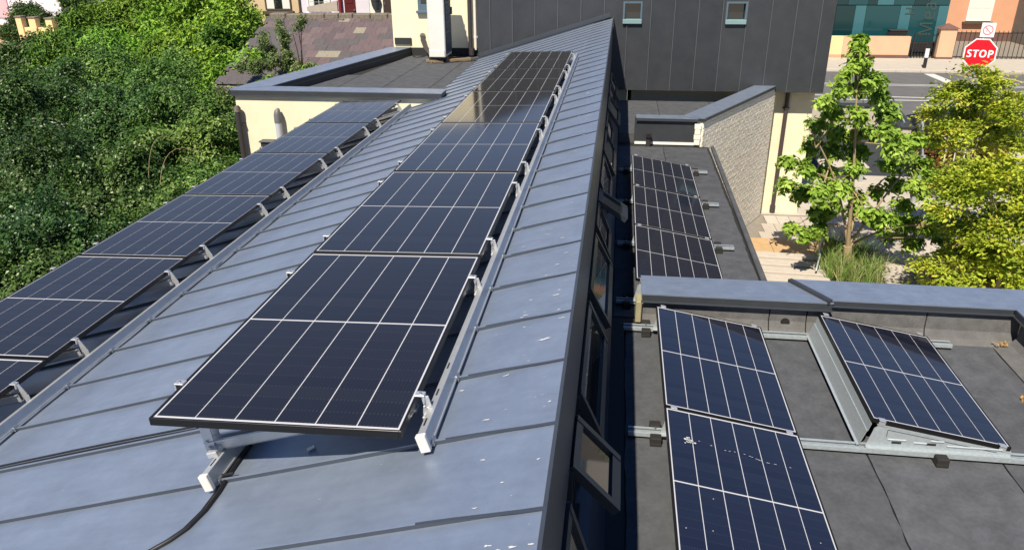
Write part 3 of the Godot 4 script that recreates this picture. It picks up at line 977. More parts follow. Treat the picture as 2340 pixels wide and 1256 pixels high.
func make_cream_block():
	var top := -2.47
	var fl := -2.66
	var t := thing("cream_block", "cream rendered flat roofed block with zinc capped parapet left of the zinc roof", "building", Vector3(-5, GROUND, -16))
	var b := Build.new()
	b.slab([Vector2(-6.9, -13.18), Vector2(-3.1, -13.18), Vector2(-3.1, -13.45), Vector2(-6.4, -13.45)], GROUND, top - 0.09)
	b.slab([Vector2(-6.9, -13.19), Vector2(-6.42, -13.46), Vector2(-5.2, -18.95), Vector2(-5.56, -18.95)], GROUND, top - 0.095)
	part(t, "wall", b, mats.cream_render)
	b = Build.new()
	b.slab([Vector2(-6.45, -13.4), Vector2(-3.2, -13.4), Vector2(-3.2, -18.9), Vector2(-5.25, -18.9)], GROUND, fl - 0.014)
	part(t, "body", b, mats.bitumen)
	# felt laid in long strips
	var st := [-3.33, -3.62, -4.55, -5.45, -6.35]
	for i in 4:
		for zz in [[-13.46, -16.0], [-16.0, -18.95]]:
			if i == 3 and zz[0] < -15.0:
				continue
			b = Build.new()
			var xa: float = st[i] - 0.006
			var xb: float = st[i + 1] + 0.006
			var q := []
			for p in [Vector2(xa, zz[0] - 0.005), Vector2(xa, zz[1] + 0.005), Vector2(xb, zz[1] + 0.005), Vector2(xb, zz[0] - 0.005)]:
				p.x = maxf(p.x, -6.34 + (-13.46 - p.y) * 0.2222)
				q.append(p)
			b.slab(q, fl - 0.012, fl)
			part(t, "felt_sheet", b, mats.felt)
	b = Build.new()
	b.slab([Vector2(-6.33, -13.46), Vector2(-5.1, -18.95), Vector2(-5.16, -18.95), Vector2(-6.39, -13.46)], fl - 0.01, top - 0.09)
	b.slab([Vector2(-6.3, -13.45), Vector2(-3.15, -13.45), Vector2(-3.15, -13.49), Vector2(-6.3, -13.49)], fl - 0.01, top - 0.092)
	part(t, "parapet_lining", b, mats.dark_cladding)
	coping(t, Vector2(-6.95, -13.12), Vector2(-3.03, -13.12), Vector2(-6.35, -13.52), Vector2(-3.03, -13.52), top, 0.1)
	coping(t, Vector2(-6.97, -13.1), Vector2(-5.62, -18.96), Vector2(-6.3, -13.5), Vector2(-5.1, -18.96), top + 0.014, 0.09)
	# flues on the front wall
	var f := thing("soil_pipe", "black vertical pipe with pale cap on the cream wall's left corner", "pipe", Vector3(-6.84, -4.6, -13.08))
	b = Build.new()
	b.tube([Vector3(-6.84, -4.6, -13.08), Vector3(-6.84, -2.85, -13.08)], [0.055, 0.055], 12)
	part(f, "pipe", b, mats.pipe_dark)
	b = Build.new()
	b.tube([Vector3(-6.84, -2.86, -13.08), Vector3(-6.84, -2.79, -13.08), Vector3(-6.84, -2.75, -13.08)], [0.062, 0.062, 0.03], 12)
	part(f, "cap", b, mats.stone)
	b = Build.new()
	b.box(Vector3(-6.84, -3.1, -13.13), Vector3(0.15, 0.03, 0.1))
	part(f, "pipe_bracket", b, mats.pipe_dark)
	f = thing("flue_pipe", "pale grey flue with dark rounded cowl on the cream wall", "pipe", Vector3(-6.08, -3.6, -13.06))
	b = Build.new()
	b.tube([Vector3(-6.08, -3.6, -13.06), Vector3(-6.08, -3.03, -13.06)], [0.06, 0.06], 14)
	part(f, "pipe", b, mats.pipe_grey)
	b = Build.new()
	b.tube([Vector3(-6.08, -3.04, -13.06), Vector3(-6.08, -2.9, -13.065), Vector3(-6.08, -2.84, -13.085), Vector3(-6.08, -2.81, -13.13)], [0.066, 0.066, 0.055, 0.03], 14)
	part(f, "cowl", b, mats.pipe_cowl)
	f = thing("wall_vent_box", "small dark box on the cream wall at the panel edge", "vent", Vector3(-6.3, -3.55, -13.1))
	b = Build.new()
	b.cbox(Vector3(-6.3, -3.5, -13.1), Vector3(0.32, 0.2, 0.16), 0.008)
	part(f, "box", b, mats.dark_cladding)
	b = Build.new()
	b.cbox(Vector3(-6.3, -3.39, -13.09), Vector3(0.36, 0.025, 0.2), 0.006)
	part(f, "lid", b, mats.zinc_edge)
	# cream house behind the outdoor unit
	t = thing("cream_house", "cream rendered wall with small blue framed window behind the white outdoor unit", "building", Vector3(-4.5, GROUND, -20.4))
	b = Build.new()
	b.box(Vector3(-4.49, (GROUND + 0.75) * 0.5, -20.4), Vector3(2.12, 0.75 - GROUND, 2.8))
	part(t, "wall", b, mats.cream_render)
	b = Build.new()
	b.box(Vector3(-4.3, -2.57, -18.99), Vector3(1.75, 0.2, 0.03))
	b.box(Vector3(-5.3, -2.32, -18.99), Vector3(0.42, 0.16, 0.05))
	part(t, "skirting", b, mats.bitumen)
	b = Build.new()
	b.box(Vector3(-4.7, -1.29, -19.02), Vector3(0.36, 0.66, 0.08))
	var w := part(t, "window", b, mats.blue_frame)
	b = Build.new()
	b.box(Vector3(-4.68, -1.2, -18.975), Vector3(0.24, 0.46, 0.02))
	part(w, "pane", b, mats.glass)
	b = Build.new()
	b.cbox(Vector3(-4.7, -1.63, -18.96), Vector3(0.42, 0.06, 0.14), 0.008)
	part(w, "sill", b, mats.blue_frame)
	f = thing("downpipe", "dark downpipe on the cream wall next to the metal clad tower", "pipe", Vector3(-3.6, -2.6, -18.92))
	b = Build.new()
	b.tube([Vector3(-3.6, -2.6, -18.92), Vector3(-3.6, 0.7, -18.92)], [0.05, 0.05], 12)
	part(f, "pipe", b, mats.pipe_dark)
	b = Build.new()
	b.tube([Vector3(-3.56, -2.62, -18.86), Vector3(-3.56, -2.45, -18.86)], [0.07, 0.07], 12)
	part(f, "hopper", b, mats.pipe_dark)
	f = thing("downpipe", "pale strip downpipe between the dark downpipe and the tower edge", "pipe", Vector3(-3.47, -2.6, -18.93))
	b = Build.new()
	b.tube([Vector3(-3.47, -2.5, -18.93), Vector3(-3.47, 0.7, -18.93)], [0.03, 0.03], 10)
	part(f, "pipe", b, mats.white_metal)
	b = Build.new()
	b.box(Vector3(-3.47, -2.2, -18.95), Vector3(0.1, 0.03, 0.06))
	part(f, "pipe_bracket", b, mats.white_metal)


var panel_proto: Node3D


func panel_parts(t: Node3D):
	# local axes: x across, y up from the glass, z towards the near edge; near left corner is the origin
	var w := PANEL_W
	var l := PANEL_L
	var b := Build.new()
	var lip := 0.0105
	for s in [0, 1]:
		b.cbox(Vector3(lip * 0.5 if s == 0 else w - lip * 0.5, -0.0165, -l * 0.5), Vector3(lip, 0.035, l), 0.0012)
		b.cbox(Vector3(w * 0.5, -0.0165, -lip * 0.5 if s == 0 else -l + lip * 0.5), Vector3(w - 2 * lip, 0.035, lip), 0.0012)
	# inner flange at the underside
	for s in [0, 1]:
		b.box(Vector3(0.02 if s == 0 else w - 0.02, -0.033, -l * 0.5), Vector3(0.03, 0.002, l - 0.04))
	piece(t, "frame", b.mesh(), mats.black_frame, Transform3D.IDENTITY)
	b = Build.new()
	b.box(Vector3(w * 0.5, -0.006, -l * 0.5), Vector3(w - 2 * lip, 0.004, l - 2 * lip))
	piece(t, "backsheet", b.mesh(), mats.backsheet, Transform3D.IDENTITY)
	# cell columns, two halves
	var side := lip + 0.0095
	var gap := 0.0056
	var cw := (w - 2 * side - 5 * gap) / 6.0
	var end := lip + 0.017
	var mid := 0.014
	var cl := (l - 2 * end - mid) * 0.5
	b = Build.new()
	var y := 0.0016
	var q := [Vector3(0, y, 0), Vector3(cw, y, 0), Vector3(cw, y, -cl), Vector3(0, y, -cl)]
	b.tri(q[0], q[1], q[2], Vector2(0, 0), Vector2(1, 0), Vector2(1, 1))
	b.tri(q[0], q[2], q[3], Vector2(0, 0), Vector2(1, 1), Vector2(0, 1))
	for i in 4:
		var a: Vector3 = q[i]
		var d: Vector3 = q[(i + 1) % 4]
		b.out_quad(a, d, d - Vector3(0, 0.0014, 0), a - Vector3(0, 0.0014, 0), Vector3(cw * 0.5, 0, -cl * 0.5))
	var strip := b.mesh()
	for h in 2:
		for k in 6:
			piece(t, "cell_column", strip, mats.cell, Transform3D(Basis.IDENTITY, Vector3(side + k * (cw + gap), -0.004, -end - h * (cl + mid))))
	# junction box under the laminate
	b = Build.new()
	b.cbox(Vector3(w * 0.5, -0.02, -l * 0.5), Vector3(0.1, 0.02, 0.05), 0.003)
	piece(t, "junction_box", b.mesh(), mats.rubber, Transform3D.IDENTITY)


func panel(label: String, group: String, at: Vector3, tilt: float, navy := false) -> Node3D:
	var t: Node3D
	if panel_proto == null:
		t = thing("solar_module", label, "solar panel", at, group)
		panel_parts(t)
		panel_proto = t
	else:
		t = panel_proto.duplicate()
		t.name = numbered("solar_module")
		add_child(t)
		t.position = at
		t.set_meta("label", label)
		t.set_meta("group", group)
	if navy:  # flat roof cells carry the painted sky reflection
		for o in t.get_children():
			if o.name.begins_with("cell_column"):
				o.material_override = mats.cell_sky_tint
	t.rotation = Vector3(rng.randfn(0, 0.0012), 0, tilt + rng.randfn(0, 0.0012))
	return t


const CEN := Vector3(-1.7911, -1.7388, -2.321)
const LFT := Vector3(-4.7263, -2.5688, -2.1902)
const TILT := 0.024


func make_panels():
	for k in 6:
		var l: String = ["solar panel nearest the camera in the middle row on the zinc roof", "second solar panel from the front in the middle row on the zinc roof", "third solar panel from the front in the middle row on the zinc roof", "fourth panel from the front of the middle row, mirroring the cream wall", "fifth solar panel from the front of the middle row, looking almost black", "farthest solar panel of the middle row, nearest the metal clad tower"][k]
		panel(l, "solar panels in the middle row on the zinc roof", CEN - Vector3(0, 0, PITCH * k), TILT)
	for k in 6:
		var l: String = ["left row solar panel cut off by the bottom left edge of the photo", "second solar panel from the front in the left row beside the trees", "third solar panel from the front in the left row beside the trees", "fourth solar panel from the front in the left row beside the trees", "fifth solar panel from the front in the left row beside the trees", "farthest solar panel of the left row, against the cream block"][k]
		panel(l, "solar panels in the left row beside the trees", LFT - Vector3(0, 0, PITCH * k), TILT)
	for k in 3:
		var l: String = ["nearest of the three panels on the lower flat roof, partly behind the parapet", "middle one of the three solar panels on the lower flat roof", "farthest of the three solar panels on the lower flat roof"][k]
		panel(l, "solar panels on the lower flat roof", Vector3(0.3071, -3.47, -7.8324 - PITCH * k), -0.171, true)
	panel("navy looking solar panel with bird dropping, cut off by the bottom edge", "solar panels on the near flat roof", Vector3(0.484, -3.3338, -3.3406), -0.171, true)
	panel("navy looking solar panel between the parapet and the one with the dropping", "solar panels on the near flat roof", Vector3(0.484, -3.3338, -3.3406 - PITCH), -0.171, true)
	panel("single navy looking solar panel on its own tilted galvanised mount at the right", "solar panels on the near flat roof", Vector3(2.0381, -3.3482, -3.3711 - PITCH), -0.171, true)


func rail(label: String, s: float, z0: float, z1: float):
	var t := thing("mounting_rail", label, "mounting rail", rp(s, 0.02, z0), "long aluminium rails on the zinc roof")
	var sb := slope_basis()
	var b := Build.new()
	# C section: web, two flanges, lips
	var zc := (z0 + z1) * 0.5
	var l := absf(z1 - z0)
	# web on the up-slope side, narrow top and bottom flanges, a raised lip
	b.box(rp(s - 0.028, 0.06, zc), Vector3(0.003, 0.072, l), sb)
	for h in [0.0255, 0.0945]:
		b.box(rp(s - 0.014, h, zc), Vector3(0.025, 0.003, l), sb)
	b.box(rp(s - 0.003, 0.088, zc), Vector3(0.003, 0.01, l), sb)
	b.box(rp(s - 0.031, 0.027, zc), Vector3(0.004, 0.008, l), sb)
	b.box(rp(s - 0.031, 0.093, zc), Vector3(0.004, 0.006, l), sb)
	part(t, "rail_profile", b, mats.aluminium)
	b = Build.new()
	b.cbox(rp(s - 0.016, 0.06, z0 + 0.012), Vector3(0.042, 0.078, 0.024), 0.003, sb)
	part(t, "end_cap", b, mats.white_metal)
	# slots in the top near the front
	for k in 3:
		b = Build.new()
		b.box(rp(s - 0.014, 0.0965, z0 - 0.08 - k * 0.22), Vector3(0.008, 0.001, 0.05), sb)
		part(t, "slot", b, mats.interior)
	# seam clamps every second seam
	for k in range(-30, 8):
		var zz := -4.3863 + 0.4849 * k
		if zz < z0 and zz > z1:
			b = Build.new()
			b.cbox(rp(s - 0.016, 0.02, zz + 0.004), Vector3(0.04, 0.03, 0.04), 0.003, sb)
			part(t, "seam_clamp", b, mats.steel_bolt)


func tilt_frame(label: String, group: String, at: Vector3, z: float, s_lo: float, s_hi: float):
	# at: near left top corner of the row
	var t := thing("tilt_frame", label, "bracket", rp(s_hi, 0.08, z), group)
	var sb := slope_basis()
	var ct := cos(TILT)
	var sn := sin(TILT)
	var pl := Vector3(at.x, at.y - 0.035, z)
	var pr := pl + Vector3(PANEL_W * ct, PANEL_W * sn, 0)
	var b := Build.new()
	# base beam on the rails, an upturned channel
	var nr := Vector3(-sin(SLOPE), cos(SLOPE), 0)
	var a0 := rp(s_lo + 0.05, 0.098, z)
	var a1 := rp(s_hi + 0.05, 0.098, z)
	b.beam(a0, a1, 0.044, 0.004, nr)
	for k in [-1, 1]:
		b.beam(a0 + nr * 0.025 + Vector3(0, 0, k * 0.02), a1 + nr * 0.025 + Vector3(0, 0, k * 0.02), 0.004, 0.05, nr)
	for k in [-1, 1]:
		b.beam(a0 + nr * 0.051 + Vector3(0, 0, k * 0.026), a1 + nr * 0.051 + Vector3(0, 0, k * 0.026), 0.016, 0.003, nr)
	part(t, "base_beam", b, mats.aluminium)
	b = Build.new()
	b.beam(pl + Vector3(0.03, -0.018, 0), pr + Vector3(-0.02, -0.018, 0), 0.04, 0.03, Vector3.UP, 0.002)
	part(t, "top_beam", b, mats.aluminium)
	# rear post up to the raised edge of the panel
	b = Build.new()
	b.beam(rp(s_lo + 0.035, 0.095, z + 0.026), pl + Vector3(0.06, -0.02, 0.026), 0.05, 0.006, Vector3.BACK, 0.001)
	b.beam(rp(s_lo + 0.035, 0.095, z - 0.026), pl + Vector3(0.06, -0.02, -0.026), 0.05, 0.006, Vector3.BACK, 0.001)
	b.cbox(rp(s_lo + 0.0, 0.11, z + 0.05), Vector3(0.05, 0.03, 0.06), 0.004, sb)
	var post := part(t, "rear_post", b, mats.aluminium)
	b = Build.new()
	for o in [0.02, 0.05]:
		b.tube([rp(s_lo + 0.03, 0.102 + o, z + 0.026), rp(s_lo + 0.03, 0.102 + o, z + 0.038)], [0.009, 0.009], 6)
	part(post, "bolt", b, mats.steel_bolt)
	# front hinge: a bent plate from the clamp down beside the rail
	b = Build.new()
	var ft := rp(s_hi + 0.024, 0.045, z)
	var hd := pr + Vector3(0.028, 0.03, 0)
	var kn := hd.lerp(ft, 0.5) + Vector3(0.01, 0.004, 0)
	b.beam(ft, kn, 0.04, 0.007, Vector3.BACK, 0.001)
	b.beam(kn, hd, 0.032, 0.007, Vector3.BACK, 0.001)
	b.cbox(ft + Vector3(-0.002, 0.008, 0), Vector3(0.022, 0.03, 0.05), 0.003, sb)
	part(t, "front_hinge", b, mats.aluminium)
	# clamps gripping the panel edges
	for e in [[pr, 1.0], [pl, -1.0]]:
		b = Build.new()
		var c: Vector3 = e[0] + Vector3(0, 0.035, 0)
		b.cbox(c + Vector3(e[1] * 0.01, 0.004, 0), Vector3(0.04, 0.007, 0.036), 0.0015)
		b.cbox(c + Vector3(e[1] * 0.0265, -0.012, 0), Vector3(0.007, 0.034, 0.036), 0.0015)
		var k := part(t, "edge_clamp", b, mats.aluminium)
		b = Build.new()
		b.tube([c + Vector3(e[1] * 0.012, 0.007, 0), c + Vector3(e[1] * 0.012, 0.011, 0)], [0.006, 0.006], 8)
		part(k, "bolt", b, mats.steel_bolt)


func make_racking():
	rail("aluminium rail along the right side of the middle panel row, in full view", 0.53, -2.39, -13.1)
	rail("aluminium rail under the left side of the middle panel row, short end showing", 1.525, -2.39, -13.1)
	rail("aluminium rail along the right side of the left panel row", 3.53, -2.2, -12.95)
	rail("aluminium rail hidden under the left edge of the left panel row", 4.52, -2.2, -12.95)
	for k in 12:
		var z := -2.321 - PITCH * (k / 2) - (0.26 if k % 2 == 0 else 1.45)
		tilt_frame("%s aluminium tilt frame from the front under the middle panel row" % ORD[k], "tilt frames under the middle row", CEN, z, 1.53, 0.53)
	for k in 12:
		var z := -2.1902 - PITCH * (k / 2) - (0.26 if k % 2 == 0 else 1.45)
		tilt_frame("%s aluminium tilt frame from the front under the left panel row" % ORD[k], "tilt frames under the left row", LFT, z, 4.53, 3.54)
	# black cables leaving the front of the left rail
	var spots := [[-0.02, 0.0], [0.025, 0.012], [0.0, 0.03]]
	for i in 2:
		var t := thing("solar_cable", ["thick black cable running down the zinc from the short rail end", "thinner black cable lying against the thick one at the rail end"][i], "cable", rp(1.55, 0, -2.4), "cables at the rail end")
		var pts := []
		var rad := []
		var path := [[1.5, -3.0], [1.49, -2.7], [1.485, -2.51], [1.468, -2.36], [1.469, -2.256], [1.495, -2.159], [1.541, -2.1], [1.604, -2.05], [1.68, -1.95], [1.8, -1.7], [1.9, -1.3]]
		var cv := Curve3D.new()
		for q in path:
			cv.add_point(Vector3(q[0] + i * 0.021, 0, q[1]))
		for q in cv.tessellate_even_length(4, 0.05):
			pts.append(rp(q.x, 0.0105 if i == 0 else 0.007, q.z))
			rad.append(0.0095 if i == 0 else 0.006)
		var b := Build.new()
		b.tube(pts, rad, 8)
		part(t, "cable_run", b, mats.cable)
		b = Build.new()
		b.cbox(rp(1.45 + i * 0.03, 0.03, -2.46), Vector3(0.03, 0.012, 0.01), 0.002, slope_basis())
		part(t, "cable_tie", b, mats.cable)
	var t2 := thing("loose_clip", "small pale metal clip lying on the zinc under the first panel", "clip", rp(1.05, 0.0, -2.6))
	var b2 := Build.new()
	b2.cbox(rp(1.12, 0.006, -2.58), Vector3(0.035, 0.01, 0.02), 0.002, slope_basis() * Basis(Vector3.UP, 0.5))
	b2.tube([rp(1.1, 0.012, -2.575), rp(1.1, 0.02, -2.58)], [0.006, 0.005], 8)
	part(t2, "clip_body", b2, mats.aluminium)
	# solar cables tied along one seam behind the short rail
	var t3 := thing("solar_cable", "black cable pair tied along the seam left of the first panel", "cable", rp(3.0, 0, -2.93), "cables on the zinc")
	b2 = Build.new()
	for i in 2:
		var pts := []
		var rad := []
		for j in 15:
			var s := lerpf(1.5, 4.9, j / 14.0)
			pts.append(rp(s, 0.012 + i * 0.012, -2.958 - 0.006 * sin(s * 3.0) - i * 0.006))
			rad.append(0.006)
		b2.tube(pts, rad, 6)
	part(t3, "cable_run", b2, mats.cable)


func flat_rail(label: String, x0: float, x1: float, z: float, y: float, feet: Array):
	var t := thing("flat_roof_rail", label, "mounting rail", Vector3((x0 + x1) * 0.5, y, z), "aluminium rails across the flat roofs")
	var b := Build.new()
	var xm := (x0 + x1) * 0.5
	var l := x1 - x0
	b.box(Vector3(xm, y + 0.032, z), Vector3(l, 0.004, 0.09))
	for s in [-1, 1]:
		b.box(Vector3(xm, y + 0.048, z + s * 0.043), Vector3(l, 0.03, 0.004))
		b.box(Vector3(xm, y + 0.062, z + s * 0.032), Vector3(l, 0.004, 0.022))
		b.box(Vector3(xm, y + 0.042, z + s * 0.012), Vector3(l, 0.018, 0.004))
	part(t, "rail_profile", b, mats.galvanised)
	for f in feet:
		b = Build.new()
		b.cbox(Vector3(f, y + 0.016, z), Vector3(0.09, 0.03, 0.26), 0.005)
		for s in [-1, 1]:
			b.cbox(Vector3(f, y + 0.045, z + s * 0.09), Vector3(0.088, 0.06, 0.075), 0.006)
		var p := part(t, "rubber_foot", b, mats.rubber)
		b = Build.new()
		b.tube([Vector3(f, y + 0.06, z - 0.03), Vector3(f, y + 0.075, z - 0.03)], [0.01, 0.009], 8)
		part(p, "bolt", b, mats.steel_bolt)


func make_flat_racking():
	var yn := FLAT_NEAR
	flat_rail("galvanised rail across the near flat roof passing under both panel groups", 0.215, 4.0 - 0.3, -5.14, yn, [0.43, 2.55, 3.3])
	flat_rail("galvanised rail across the near flat roof just in front of the parapet", 0.175, 3.3, -6.93, yn, [0.4, 3.05])
	flat_rail("galvanised rail across the near flat roof at the bottom edge of the photo", 0.215, 1.75, -3.36, yn, [0.43, 1.6])
	var far := ["nearest rail on the lower flat roof, end showing left of the parapet", "second rail on the lower flat roof, sticking out right of the panels", "third rail on the lower flat roof, sticking out right of the panels", "farthest rail on the lower flat roof, sticking out right of the panels"]
	for k in 4:
		flat_rail(far[k], 0.1, 1.62, -7.83 - PITCH * k, FLAT_FAR, [0.22, 1.42])
	# clamps holding panels to rails, with side plates
	var rows := [[0.484, -3.3338, -3.3406, 2, yn, "near flat roof panels"], [0.3071, -3.47, -7.8324, 3, FLAT_FAR, "lower flat roof panels"]]
	for r in rows:
		for k in r[3] + 1:
			var z: float = r[2] - PITCH * k + 0.01
			flat_bracket(r[0], r[1], z, r[4], "pressed steel support between rail and panels, number %s along the %s" % [ORD[k], r[5]], k == 0)
	flat_bracket(2.0381, -3.3482, -5.146, yn, "galvanised triangular end plate with slots under the single tilted panel", true, true)
	flat_bracket(2.0381, -3.3482, -6.92, yn, "rear support plate under the single tilted panel near the parapet", false)
	# wind deflector of the single panel
	var t := thing("wind_deflector", "long sloping galvanised wind plate along the left side of the single tilted panel", "metal plate", Vector3(1.95, yn, -6))
	var b := Build.new()
	var prof := [Vector2(1.955, yn + 0.068), Vector2(1.975, yn + 0.072), Vector2(2.012, yn + 0.2), Vector2(2.018, yn + 0.2), Vector2(2.035, yn + 0.268)]
	for i in prof.size() - 1:
		var p: Vector2 = prof[i]
		var q: Vector2 = prof[i + 1]
		b.beam(Vector3(0, 0, -6.03) + Vector3(p.x, p.y, 0), Vector3(0, 0, -6.03) + Vector3(q.x, q.y, 0), 1.78, 0.003, Vector3(-(q.y - p.y), q.x - p.x, 0))
	part(t, "plate", b, mats.galvanised)
	# dropping on the near panel
	var d := Build.new()
	var o := Vector3(0.484, -3.3338, -3.3406)
	for i in 60:
		var u := 0.16 + rng.randfn(0, 0.016)
		var zz := -1.36 + rng.randfn(0, 0.018)
		var r := rng.randf_range(0.003, 0.012)
		if i > 34:
			u = rng.randf_range(0.2, 0.98)
			zz = -1.38 + (u - 0.2) * 0.13 + 0.012 * sin(u * 20.0)
			r = 0.0025
		if i > 52:
			u = rng.randf_range(0.05, 1.0)
			zz = rng.randf_range(-1.7, -0.1)
			r = 0.004
		var c := o + Basis(Vector3.BACK, -0.171) * Vector3(u, 0.0025, zz)
		for k in 6:
			var a0 := TAU * k / 6.0
			var a1 := TAU * (k + 1) / 6.0
			var st := 3.2 if i > 34 and i <= 52 else 1.0
			d.out_tri(c, c + Basis(Vector3.BACK, -0.171) * Vector3(cos(a0) * r * st, 0, sin(a0) * r), c + Basis(Vector3.BACK, -0.171) * Vector3(cos(a1) * r * st, 0, sin(a1) * r), c - Vector3.UP)
	var m := MeshInstance3D.new()
	m.name = numbered("bird_droppings")
	m.mesh = d.mesh()
	m.material_override = mats.dropping
	m.set_meta("label", "pale bird dropping and streak on the nearest navy looking panel")
	m.set_meta("category", "dropping")
	m.set_meta("kind", "stuff")
	add_child(m)


func flat_bracket(x: float, y: float, z: float, base: float, label: String, end: bool, big := false):
	var t := thing("panel_support", label, "bracket", Vector3(x + 0.5, base, z), "supports under the flat roof panels")
	var ct := cos(-0.171)
	var sn := sin(-0.171)
	var lo := base + 0.066
	var b := Build.new()
	var zf := z + (0.012 if end else 0.002)
	# triangular web
	var top := func(u: float) -> float: return y - 0.045 + u * sn
	b.extrude([Vector2(x - 0.02, lo), Vector2(x + 1.02, lo), Vector2(x + 1.03, top.call(1.03) - 0.005), Vector2(x + 0.05, top.call(0.05)), Vector2(x + 0.02, top.call(0.02) - 0.03), Vector2(x + 0.01, lo + 0.12)], Vector3(0, 0, zf), Vector3.RIGHT, Vector3.UP, Vector3(0, 0, -0.004))
	# folded foot and top flange
	b.box(Vector3(x + 0.5, lo + 0.002, zf + 0.018), Vector3(1.04, 0.004, 0.04))
	b.beam(Vector3(x + 0.04, top.call(0.04), zf - 0.02), Vector3(x + 1.03, top.call(1.03), zf - 0.02), 0.04, 0.004)
	var web := part(t, "web_plate", b, mats.galvanised)
	if big:
		# pressed ribs and slots
		for r in [[0.13, 0.27, 0.075], [0.32, 0.42, 0.06], [0.44, 0.54, 0.085], [0.56, 0.96, 0.05]]:
			b = Build.new()
			b.cbox(Vector3(x + (r[0] + r[1]) * 0.5, lo + r[2], zf + 0.002), Vector3(r[1] - r[0], 0.016, 0.012), 0.005)
			part(web, "pressed_rib", b, mats.galvanised)
		for r in [[0.2, 0.055], [0.45, 0.06]]:
			b = Build.new()
			b.box(Vector3(x + r[0], lo + r[1] - 0.005, zf + 0.0008), Vector3(0.07, 0.018, 0.003))
			part(web, "slot", b, mats.interior)
		b = Build.new()
		b.beam(Vector3(x + 0.12, top.call(0.12) - 0.02, zf + 0.0005), Vector3(x + 0.92, top.call(0.92) - 0.02, zf + 0.0005), 0.003, 0.004)
		b.beam(Vector3(x + 0.12, top.call(0.12) - 0.02, zf + 0.0005), Vector3(x + 0.12, lo + 0.1, zf + 0.0005), 0.004, 0.003, Vector3.BACK)
		part(web, "fold_line", b, mats.zinc_edge)
	for u in [0.07, 0.97]:
		b = Build.new()
		var c := Vector3(x + u * ct, y + u * sn, z)
		var tb := Basis(Vector3.BACK, -0.171)
		b.cbox(c + Vector3(0, 0.004, 0), Vector3(0.05, 0.006, 0.045), 0.0015, tb)
		b.cbox(c + Vector3(0, -0.02, 0.012 if end else 0.0), Vector3(0.05, 0.045, 0.005), 0.0015, tb)
		part(t, "panel_clamp", b, mats.aluminium)


